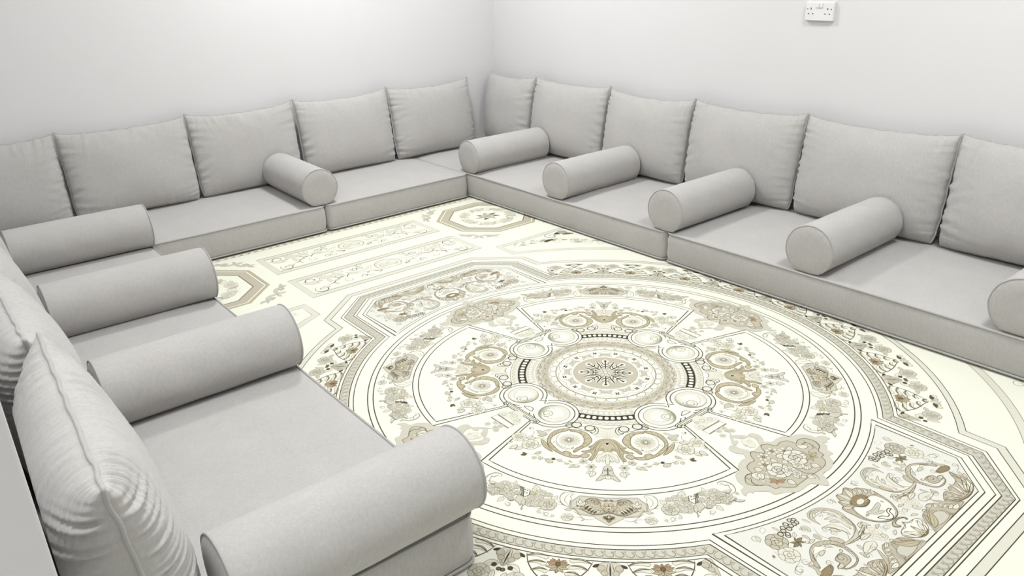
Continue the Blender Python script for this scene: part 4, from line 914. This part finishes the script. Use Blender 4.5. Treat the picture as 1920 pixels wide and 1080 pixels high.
    def daisy(s, pts, r=10, n=8, f='G', l='L', k='D'):
        c = pts[0]; w = max(1.4, min(3, r * 0.05))
        for i in range(n):
            a = 2 * PI * i / n; h = PI * r / n * 0.52
            ca, sa = math.cos(a), math.sin(a); p = []
            for t, hh in ((0.1, 0.15), (0.4, 0.7), (0.75, 1), (0.95, 0.5), (1, 0), (0.95, -0.5), (0.75, -1), (0.4, -0.7), (0.1, -0.15)):
                p.append((c[0] + r * t * ca - h * hh * sa, c[1] + r * t * sa + h * hh * ca))
            s.poly(p, f); s.ribbon(p, w, l, True)
        p = s.circ(c, r * 0.2, 8); s.poly(p, k)
    def draw(s, ops):
        for fn, pts, k in ops: getattr(s, fn)(pts, **k)
    def arc(s, r, a0, a1, n=48, c=(0, 0)): return [(c[0] + r * math.sin(a0 + (a1 - a0) * i / n), c[1] + r * math.cos(a0 + (a1 - a0) * i / n)) for i in range(n + 1)]
    def strip(s, a, b, col):
        n = len(a); s.put(list(a) + list(b), [(i, i + 1, n + i + 1, n + i) for i in range(n - 1)], col)
    def mesh(s, name):
        me = bpy.data.meshes.new(name); me.from_pydata(s.v, [], s.f)
        for m in MATS: me.materials.append(m)
        me.polygons.foreach_set('material_index', s.m); me.update()
        return me
ZC = -0.0035
carpet = boxes('patterned_carpet', [(VC + 0.002, VB - 0.002, UD + 0.002, UA - 0.002, -0.006, ZC)], M_CREAM)
tag(carpet, 'cream wall-to-wall carpet printed with a taupe rosette, scrolls and flowers', 'carpet')
def printed(name, art_, angles, label=None):
    me = art_.mesh(name); res = []
    for i, a in enumerate(angles):
        o = link(name, me, None, carpet); o.location = (0, 0, ZC + 2e-5); o.rotation_euler = (0, 0, math.radians(a - 90))
        if label: o['label'] = label
        res.append(o)
    return res
rad = math.radians
FANS, WEDGES, ENDS = (45, 135, -135, -45), (0, 90, 180, -90), (90, -90)

# ---- running bands: loops that follow the circle and step out round the two end panels
def loop(rc, corner, n=40):
    """corner: list of (x, y) of one end panel quadrant, from the circle outwards; returns a closed loop of points"""
    x0, y0 = corner[0]; a0 = math.atan2(x0, math.sqrt(max(rc * rc - x0 * x0, 0)))
    q = [(x, y) for x, y in corner[1:]]
    side = [(rc * math.sin(a), rc * math.cos(a)) for a in [a0 + (PI - 2 * a0) * k / n for k in range(n + 1)]]
    up = q[::-1]
    return [(x * 1000, y * 1000) for x, y in up + side + [(x, -y) for x, y in q] + [(-x, -y) for x, y in up] + [(-x, -y) for x, y in side] + [(-x, y) for x, y in q]]
B = Art()
L2 = loop(1.330, [(0.636, 0), (0.636, 1.573), (0.440, 1.758)]); L3 = loop(1.353, [(0.655, 0), (0.650, 1.585), (0.450, 1.777)])
L4 = loop(1.402, [(0.706, 0), (0.706, 1.603), (0.468, 1.821)]); L5 = loop(1.419, [(0.728, 0), (0.724, 1.613), (0.476, 1.834)])
B.strip(L3 + L3[:1], L4 + L4[:1], 'G')
B.ribbon(L2, 6, 'D', True); B.ribbon(L3, 6, 'D', True); B.ribbon(L4, 5, 'D', True); B.ribbon(L5, 6, 'D', True)
# rope of hooks along the band
def resample(pts, step):
    out = []; acc = 0
    for i in range(len(pts)):
        a, b = pts[i], pts[(i + 1) % len(pts)]; l = math.hypot(b[0] - a[0], b[1] - a[1])
        while acc < l:
            t = acc / l; out.append(((a[0] + (b[0] - a[0]) * t, a[1] + (b[1] - a[1]) * t), math.atan2(b[1] - a[1], b[0] - a[0]))); acc += step
        acc -= l
    return out
MID = [((a[0] + b[0]) / 2, (a[1] + b[1]) / 2) for a, b in zip(L3, L4)]
for (x, y), a in resample(MID, 38):
    ca, sa = math.cos(a), math.sin(a)
    for (p_, w_) in (([(-17, -17), (-19, 2), (-9, 14), (4, 17), (14, 8), (11, -3), (17, -12), (22, -17)], 2.2), ([(12, -3), (5, -8), (9, -14)], 2)):
        B.st([(x + ca * px_ - sa * py_, y + sa * px_ + ca * py_) for px_, py_ in p_], w_, 'L')
printed('rope_band', B, (90,), 'grey band of small hooks framing the rosette and its end panels')
B = Art()
K1 = loop(1.668, [(0.785, 0), (0.785, 1.632), (0.505, 1.874)]); K2 = loop(1.70, [(0.825, 0), (0.822, 1.652), (0.515, 1.915)])
B.strip(K1 + K1[:1], K2 + K2[:1], 'P'); B.ribbon(K1, 5, 'D', True); B.ribbon(K2, 5, 'D', True)
printed('outer_strip', B, (90,), 'thin grey strip outlining the whole rosette')
B = Art()
for r_, w_ in ((1230, 7), (1258, 7)): B.ribbon(B.circ((0, 0), r_, 160), w_, 'D', True)
printed('double_ring', B, (90,))

# ---- centre medallion
B = Art()
B.dot([(0, 0)], 376, 'P', 'T', 3)
B.strip(B.arc(345, 0, 2 * PI, 96), B.arc(373, 0, 2 * PI, 96), 'G'); B.strip(B.arc(305, 0, 2 * PI, 96), B.arc(345, 0, 2 * PI, 96), 'T')
for k in range(32):
    a = 2 * PI * k / 32; f = lambda r, d: (r * math.sin(a + d), r * math.cos(a + d))
    B.st([f(350, -0.09), f(362, -0.03), f(358, 0.03), f(372, 0.10)], 4, 'O'); B.st([f(362, -0.03), f(376, 0.0)], 3, 'D'); B.leaf([f(360, 0.02), f(348, 0.10)], 0.5, 'B', 'O')
for k in range(32):
    a = 2 * PI * k / 32; f = lambda r, d: (r * math.sin(a + d), r * math.cos(a + d))
    B.st([f(308, -0.09), f(330, -0.06), f(337, 0), f(330, 0.06), f(308, 0.09)], 3, 'L'); B.st([f(312, -0.05), f(322, 0), f(312, 0.05)], 2.5, 'O'); B.dot([f(316, 0)], 5, 'W', 'L', 2); B.dot([f(327, 0.098)], 4, 'O', 'O', 1)
for k in range(32):
    a = 2 * PI * (k + 0.5) / 32; f = lambda r, d: (r * math.sin(a + d), r * math.cos(a + d))
    B.sh([f(269, -0.080), f(269, 0.080), f(285, 0.085), f(296, 0.05), f(298, 0), f(296, -0.05), f(285, -0.085)], 'W', 'L', 3)
B.dot([(0, 0)], 264, 'W', 'L', 4)
B.ribbon([((238 + 18 * abs(math.cos(6 * t))) * math.sin(t), (238 + 18 * abs(math.cos(6 * t))) * math.cos(t)) for t in [2 * PI * k / 144 for k in range(144)]], 3, 'L', True)
for k in range(12):
    a = 2 * PI * k / 12; f = lambda r, d: (r * math.sin(a + d), r * math.cos(a + d))
    c_ = f(224, 0)
    for j in range(4): b = a * -1 + PI / 4 + j * PI / 2; B.leaf([c_, (c_[0] + 15 * math.cos(b), c_[1] + 15 * math.sin(b))], 0.6, 'D', 'D')
    B.dot([c_], 4, 'W', 'D', 2)
    for sg in (-1, 1):
        B.dot([f(205, sg * 0.20)], 15, 'G', 'L', 2.5); B.curl([f(205, sg * 0.20)], 11, a, 1.3, 2, 'L'); B.dot([f(226, sg * 0.13)], 7, 'P', 'L', 2); B.dot([f(190, sg * 0.11)], 8, 'G', 'L', 2)
    B.dot([f(200, PI / 12)], 11, 'P', 'L', 2.5)
B.dot([(0, 0)], 182, 'W', 'G', 3); B.dot([(0, 0)], 171, 'T', 'L', 2)
for w_, c_, d_ in ((24, 'W', 10), (9.5, 'D', 0)):
    for k in range(16):
        a = 2 * PI * k / 16; f = lambda r, d: (r * math.sin(a) + d * math.cos(a), r * math.cos(a) - d * math.sin(a))
        if k % 2 == 0:
            B.ribbon([f(30, 0), f(128 + d_ * 0.4, 0)], w_, c_)
            for r0, dd, rr in ((62, 24, 84), (88, 20, 106)):
                for sg in (-1, 1): B.st([f(r0, 0), f(r0 + 6, sg * dd * 0.6), f(rr, sg * dd)], w_ * 0.85, c_)
            B.dot([f(128, 0)], 8 + d_, c_, c_, 1)
        else:
            B.st([f(58, 0), f(90, 0), f(124, 0)], w_ * 1.1, c_)
            B.st([f(48, -12), f(60, 0), f(48, 12)], w_ * 0.7, c_)
B.dot([(0, 0)], 42, 'P', 'G', 2)
for k in range(8): a = 2 * PI * (k + 0.5) / 8; B.leaf([(0, 0), (58 * math.sin(a), 58 * math.cos(a))], 0.35, 'P', 'O')
B.dot([(0, 0)], 11, 'W', 'O', 3)
printed('centre_medallion', B, (90,), 'round medallion with a dark snowflake on a taupe disc')

# ---- bead bands behind the fans (one sector)
B = Art(); h = rad(19)
B.strip(B.arc(388, -h, h), B.arc(420, -h, h), 'G'); B.strip(B.arc(428, -h, h), B.arc(469, -h, h), 'K'); B.strip(B.arc(477, -h, h), B.arc(508, -h, h), 'P')
for r_ in (384, 424, 473): B.ribbon(B.arc(r_, -h, h), 2.5, 'L')
for r_ in (428, 469): B.ribbon(B.arc(r_, -h, h), 3, 'K')
B.ribbon(B.arc(510, -h, h), 4, 'L')
for k in range(-4, 5):
    a = k * rad(3.75)
    B.sh([(r_ * math.sin(a + d), r_ * math.cos(a + d)) for r_, d in ((437, -.016), (437, .016), (448, .024), (460, .016), (460, -.016), (448, -.024))], 'W', 'K', 2)
    B.sh([(r_ * math.sin(a + d), r_ * math.cos(a + d)) for r_, d in ((394, -.018), (394, .018), (404, .026), (414, .018), (414, -.018), (404, -.026))], 'W', 'T', 2)
    B.st([(r_ * math.sin(a + d), r_ * math.cos(a + d)) for r_, d in ((480, -.033), (492, -.02), (500, 0), (492, .02), (480, .033))], 3, 'L')
printed('bead_band', B, FANS)

# ---- fan outlines and their scrolls
B = Art(8)
CO = rad(34.0); ci = rad(32.6)
outer = [(1000 * (1.030 - 0.030 * (t / CO) ** 2) * math.sin(t), 1000 * (1.030 - 0.030 * (t / CO) ** 2) * math.cos(t)) for t in [-CO + 2 * CO * k / 40 for k in range(41)]]
inner = [(1000 * (1.000 - 0.027 * (t / ci) ** 2) * math.sin(t), 1000 * (1.000 - 0.027 * (t / ci) ** 2) * math.cos(t)) for t in [-ci + 2 * ci * k / 40 for k in range(41)]]
def wed(x, y, sg): # wedge-local (x across, y out) -> fan-local, wedge axis at 45 deg to the fan axis
    a = sg * PI / 4; return (1000 * (x * -sg * math.cos(a) + y * math.sin(a)), 1000 * (y * math.cos(a) + x * sg * math.sin(a)))
B.ribbon([wed(0.083, 0.596, -1)] + outer + [wed(0.083, 0.596, 1)], 6.5, 'D'); B.ribbon([wed(0.1007, 0.612, -1)] + inner + [wed(0.1007, 0.612, 1)], 6.5, 'D')
B.tf = [(1, 0, 0), (-1, 0, 0)]
B.draw(FAN)
printed('fan_scroll', B, FANS, 'fan panel with paired tan scrolls, rosettes and hanging vines')

# ---- twin roundels with the tie bar
B = Art(14); B.tf = [(1, 0, 0), (-1, 0, 0)]
c0 = (117, 476)
B.poly(B.circ(c0, 121, 48), 'W'); B.ribbon(B.circ(c0, 121, 48), 6.5, 'D', True)
B.tf = [(1, 0, 0)]; B.poly([(-40, 420), (40, 420), (60, 560), (-60, 560)], 'W'); B.tf = [(1, 0, 0), (-1, 0, 0)]
B.ribbon(B.arc(101, rad(-40), rad(250), 40, c0), 6.5, 'D'); B.ribbon([(0, 422), (8, 440), (22, 452)], 6, 'D')
B.dot([c0], 78, 'P', 'L', 3.5); B.poly(B.circ((108, 488), 60, 30), 'W')
for k in range(6):
    rr = 74 - k * 5.5
    B.ribbon(B.arc(rr, rad(-160 + k * 9), rad(30 - k * 16), 24, (c0[0] - k * 1.5, c0[1] + k * 2)), 3 if k else 5, 'L', False, True)
for k in range(9):
    a = rad(-140 + k * 26); B.st([(c0[0] + 52 * math.sin(a) - 4, c0[1] + 52 * math.cos(a) + 4), (c0[0] + 46 * math.sin(a + .2), c0[1] + 46 * math.cos(a + .2)), (c0[0] + 56 * math.sin(a + .35), c0[1] + 56 * math.cos(a + .35))], 3, 'L')
B.curl([(92, 500)], 36, 3.6, 2.0, 5, 'L', -1)
B.tf = [(1, 0, 0)]
def capsule(hx, hy, cy=588, n=8):
    return [(sg * hx + sg * hy * math.cos(-PI / 2 * sg * 0 + t), cy + hy * math.sin(t)) for sg, ts in ((1, [-PI / 2 + PI * k / n for k in range(n + 1)]), (-1, [PI / 2 - PI * k / n for k in range(n + 1)])) for t in ts]
for hx, hy, w_, c_, f_ in ((112, 15, 6, 'D', 'W'), (110, 6.5, 4.5, 'D', 'P')):
    p_ = capsule(hx, hy); B.poly(p_, f_); B.ribbon(p_, w_, c_, True)
for sg in (-1, 1): B.curl([(sg * 112, 597)], 17, 0, 1.3, 5, 'D', sg); B.dot([(sg * 100, 606)], 9, 'W', 'D', 4)
printed('twin_roundel', B, WEDGES, 'pair of roundels with acanthus swirls joined by a tie bar')
B = Art(24); B.draw(WED); printed('bouquet_shield', B, WEDGES, 'rose bouquet on a scalloped taupe shield')
B = Art(6); B.tf = [(1, 0, 0), (-1, 0, 0)]; B.draw(GAR); printed('rose_garland', B, FANS, 'ring garland of roses around a small dark cartouche')

# ---- acanthus border between rope band and outer strip (side arcs)
def border_unit():
    B = Art(); f = lambda r, d: (r * math.sin(rad(d)), r * math.cos(rad(d)))
    B.tf = [(1, 0, 0), (-1, 0, 0)]
    B.leaf([f(1505, 6.9), f(1535, 4.7)], 0.5, 'P', 'L'); B.leaf([f(1545, 6.6), f(1600, 7.0)], 0.45, 'P', 'L')
    B.rose([f(1572, 4.9)], 42, 'G', 'L', 'T'); B.leaf([f(1560, 3.6), f(1552, 2.3)], 0.6, 'G', 'L')
    B.sh([f(1428, 7.5), f(1428, 6.2), f(1455, 5.6), f(1478, 6.2), f(1500, 6.9), f(1515, 7.5)], 'G', 'L', 3); B.st([f(1430, 7.2), f(1480, 6.9), f(1510, 7.4)], 4, 'O')
    B.dot([f(1452, 6.2)], 15, 'T', 'L', 3); B.dot([f(1478, 6.7)], 13, 'T', 'L', 3); B.dot([f(1535, 7.2)], 9, 'O', 'K', 3); B.dot([f(1520, 6.3)], 10, 'D', 'K', 2)
    stem = [f(1424, 5.0), f(1470, 4.3), f(1515, 3.0), f(1555, 1.2), f(1584, 0.0)]
    B.st(stem, 6, 'D')
    for k in range(5):
        t = k / 4; r0 = 1428 + 138 * t; d0 = 4.95 - 4.3 * t ** 1.6
        ln = 3.3 * (1 - 0.62 * t); p0 = f(r0 + 10, d0); p2 = f(r0 - 6 + 4 * t, d0 - ln); p1 = f(r0 - 13, d0 - ln * 0.45); p3 = f(r0 + 12, d0 - ln * 0.92); p4 = f(r0 + 4, d0 - ln * 0.5)
        B.sh([p0, p1, p2, p3, p4], 'P', 'L', 2.5); B.st([p0, ((p1[0] + p4[0]) / 2, (p1[1] + p4[1]) / 2 - 2), p2], 7, 'O'); B.st([p0, p1, p2], 3.5, 'D')
    B.leaf([f(1450, 5.0), f(1432, 5.9)], 0.5, 'D', 'K')
    B.leaf([f(1598, 0.0), f(1632, 1.2)], 0.45, 'G', 'L'); B.leaf([f(1600, 0.6), f(1606, 2.3)], 0.45, 'D', 'L'); B.dot([f(1622, 1.9)], 12, 'P', 'L', 3)
    for k in range(5): B.leaf([f(1462, 0), f(1462 + 40 * math.cos(rad(k * 36)), 1.75 * math.sin(rad(k * 36)))], 0.42, 'B', 'O')
    for k in range(4): B.leaf([f(1455, 0), f(1450 - 22 * math.cos(rad(k * 30)), 1.5 * math.sin(rad(k * 30)))], 0.4, 'R', 'O')
    B.tf = [(1, 0, 0)]; B.dot([f(1456, 0)], 9, 'O', 'K', 3); B.leaf([f(1590, 0), f(1640, 0)], 0.4, 'P', 'L')
    return B
printed('acanthus_border', border_unit(), [s_ + d for s_ in (0, 180) for d in (-52.5, -37.5, -22.5, -7.5, 7.5, 22.5, 37.5, 52.5)], 'brown acanthus chevron with roses in the border')

# ---- end panels
B = Art()
def panel(pts, rc, n=24):
    a = math.asin(pts[0][0] / rc)
    return [(1000 * x, 1000 * y) for x, y in pts[1:]] + [(-1000 * x, 1000 * y) for x, y in pts[:0:-1]] + [(1000 * rc * math.sin(-a + 2 * a * k / n), 1000 * rc * math.cos(-a + 2 * a * k / n)) for k in range(n + 1)]
q0 = panel([(0.573, 0), (0.582, 1.547), (0.412, 1.704)], 1.320); q1 = panel([(0.602, 0), (0.598, 1.560), (0.425, 1.724)], 1.302)
B.poly(q0, 'V'); B.ribbon(q0, 5, 'D', True); B.ribbon(q1, 6, 'D', True)
B.tf = [(1, 0, 0), (-1, 0, 0)]; B.draw(PAN)
B.tf = [(1, 0, 0)]; B.draw(CAR)
printed('end_panel', B, ENDS, 'grey end panel with shell scrolls, plumes and a heart shaped cartouche')

# ---- scroll strips, octagons and corner panels beyond the rosette
def frame(B, pts, inset_pts, fill):
    B.sh(pts, fill, 'L', 3.5, 0); B.sh(inset_pts, 'W', 'L', 3.5, 0)
for i, dy in enumerate((0, 573)):
    B = Art()
    B.sh([(-712, 2032 + dy), (712, 2032 + dy), (712, 2432 + dy), (-712, 2432 + dy)], 'P', 'L', 6, 0)
    B.sh([(-668, 2080 + dy), (668, 2080 + dy), (668, 2385 + dy), (-668, 2385 + dy)], 'W', 'L', 6, 0)
    B.ribbon([(-656, 2092 + dy), (656, 2092 + dy), (656, 2373 + dy), (-656, 2373 + dy)], 3, 'T', True)
    B.tf = [(1, 0, dy), (-1, 0, dy)]; B.draw(VIN)
    B.tf = [(1, 0, dy)]
    for r_ in (1.0, 0.72): B.ribbon([(150 * r_ * math.cos(2 * PI * k / 32), 2236 + 74 * r_ * math.sin(2 * PI * k / 32)) for k in range(32)], 3, 'L', True)
    B.sh([(-70, 2225), (-20, 2250), (40, 2255), (80, 2235), (20, 2215), (-30, 2212)], 'P', 'L', 2.5)
    printed('scroll_strip', B, ENDS, ('rectangular strip of vine scrolls nearer the rosette', 'rectangular strip of vine scrolls nearer the wall')[i])
def octagon(sx_):
  B = Art(); oc = lambda h_, k_: [(1245 + x, 2650 + y) for x, y in ((-h_, -k_), (-k_, -h_), (k_, -h_), (h_, -k_), (h_, k_), (k_, h_), (-k_, h_), (-h_, k_))]
  B.tf = [(sx_, 0, 0)]
  B.sh(oc(412, 185), 'B', 'L', 4, 0); B.sh(oc(392, 176), 'W', 'O', 3, 0); B.sh(oc(378, 170), 'T', 'L', 3, 0); B.sh(oc(312, 140), 'W', 'O', 9, 0); B.ribbon(oc(318, 143), 6, 'B', True)
  for k in range(14):
      a = 2 * PI * k / 14; c_ = (1245 + 205 * math.cos(a), 2650 + 205 * math.sin(a))
      (B.rose([c_], 48, 'P', 'T', 'G') if k % 2 else B.curl([c_], 50, a, 1.5, 4, 'L')); B.leaf([(1245 + 250 * math.cos(a + .2), 2650 + 250 * math.sin(a + .2)), (1245 + 180 * math.cos(a + .45), 2650 + 180 * math.sin(a + .45))], 0.45, 'G', 'T')
  for k in range(7):
      a = 2 * PI * k / 7 + .3; B.leaf([(1245 + 20 * math.cos(a), 2650 + 20 * math.sin(a)), (1245 + 118 * math.cos(a), 2650 + 100 * math.sin(a))], 0.4, 'T' if k % 2 else 'O', 'O')
  B.rose([(1245, 2650)], 60, 'G', 'L', 'T')
  for sx, sy in ((-1, 1), (-1, -1), (1, -1), (1, 1)):     # sprigs at the cut corners
      cx_, cy_ = 1245 + sx * 365, 2650 + sy * 365; t_ = (sx * .707, -sy * .707); o_ = (sx * .707, sy * .707)
      for e_ in (-1, 1):
          P_ = lambda a_, b_: (cx_ + t_[0] * a_ * e_ + o_[0] * b_, cy_ + t_[1] * a_ * e_ + o_[1] * b_)
          B.sh([P_(0, 15), P_(45, -20), P_(95, -18), P_(120, 12), P_(90, 42), P_(55, 30), P_(70, 8), P_(40, 10), P_(10, 40)], 'G', 'L', 3)
          B.curl([P_(85, 12)], 26, 1, 1.2, 3.5, 'L', e_); B.leaf([P_(115, 0), P_(175, -22)], 0.4, 'G', 'L'); B.leaf([P_(10, 35), P_(40, 75)], 0.5, 'G', 'L'); B.leaf([P_(120, 15), P_(160, 25)], 0.35, 'G', 'L')
  return B
for sx_ in (1, -1): printed('corner_octagon', octagon(sx_), ENDS, 'octagonal corner medallion with a wreath of flowers')
def corner(e):
    rc = 1925 + e; x0, y1 = 798 + e, 1972 - e
    a0 = math.asin(x0 / rc); a1 = math.acos(min(1, (480 + e) / rc))
    return [(x0, y1)] + [(rc * math.sin(a0 + (a1 - a0) * k / 24), rc * math.cos(a0 + (a1 - a0) * k / 24)) for k in range(25)] + [(1880, 480 + e), (1880, y1)]
def corner_panel(sx_):
    B = Art(); B.tf = [(sx_, 0, 0)]
    B.sh(corner(0), 'P', 'L', 4, 0); B.sh(corner(42), 'W', 'L', 4, 0)
    for (x, y, r) in ((930, 1870, 34), (1000, 1850, 40), (1085, 1835, 45), (1160, 1790, 42), (1240, 1740, 42), (1330, 1640, 44), (1400, 1560, 44), (1460, 1480, 40)):
        B.curl([(x, y)], r, x * 0.01, 1.6, 4, 'L', 1 if r % 4 else -1); B.leaf([(x + r, y), (x + r + 45, y - 30)], 0.45, 'T', 'L'); B.leaf([(x, y + r), (x + 50, y + r + 10)], 0.4, 'G', 'L')
    B.st([(1090, 1860), (1160, 1850), (1200, 1800), (1290, 1770), (1330, 1700)], 7, 'D'); B.curl([(1290, 1870)], 60, 1, 1.3, 9, 'D'); B.leaf([(1330, 1880), (1440, 1860)], 0.4, 'D', 'K'); B.leaf([(1380, 1840), (1470, 1790)], 0.4, 'O', 'K'); B.rose([(1420, 1880)], 40, 'T', 'D', 'G')
    B.sh([(1330, 1690), (1400, 1700), (1410, 1630), (1350, 1620)], 'W', 'L', 4, 0); B.dot([(1370, 1660)], 20, 'G', 'D', 4); B.leaf([(1320, 1640), (1380, 1580)], 0.4, 'T', 'O'); B.leaf([(1150, 1790), (1260, 1800)], 0.35, 'D', 'O')
    return B
for sx_ in (1, -1): printed('corner_panel', corner_panel(sx_), ENDS, 'tapering corner panel of scrolls between octagon and rosette')
B = Art()
B.sh([(-2700, 3186), (2700, 3186), (2700, 3330), (-2700, 3330)], 'T', 'L', 4, 0)
for k in range(-40, 41): B.sh([(k * 60 - 26, 3192), (k * 60 + 26, 3192), (k * 60 + 14, 3212), (k * 60, 3222), (k * 60 - 14, 3212)], 'W', 'D', 3)
B.ribbon([(-2700, 3240), (2700, 3240)], 6, 'D')
printed('edge_band', B, (90,), 'taupe lace band along the far mattress')
# ---------------------------------------------------------------- double socket on the right wall
SY, SZ = 0.5775 * S, 1.589 * S
sk = thing('wall_socket', 'white double socket outlet with two rocker switches on the wall', 'socket', (VB, SY, SZ))
boxes('back_box', [(-0.012, 0, -0.073, 0.073, 0, 0.086)], M_SOCK, sk, 0.002)
boxes('face_plate', [(-0.020, -0.012, -0.0725, 0.0725, 0.0005, 0.0855)], M_SOCK, sk, 0.003)
for sy in (-1, 1):
    rk = boxes('rocker_switch', [(-0.025, -0.019, sy * 0.0085 - 0.0075, sy * 0.0085 + 0.0075, 0.060, 0.081)], M_SOCK, sk, 0.0015)
for cy in (-0.043, 0.043):
    for dy, dz, w_, h_ in ((0, 0.055, 0.004, 0.009), (-0.011, 0.032, 0.007, 0.0042), (0.011, 0.032, 0.007, 0.0042)):
        boxes('pin_slot', [(-0.0206, -0.0196, cy + dy - w_ / 2, cy + dy + w_ / 2, dz - h_ / 2, dz + h_ / 2)], M_SLOT, sk)
for cy in (-0.061, 0.061):
    boxes('screw', [(-0.0208, -0.0196, cy - 0.0022, cy + 0.0022, 0.0515, 0.0559)], M_SLOT, sk)
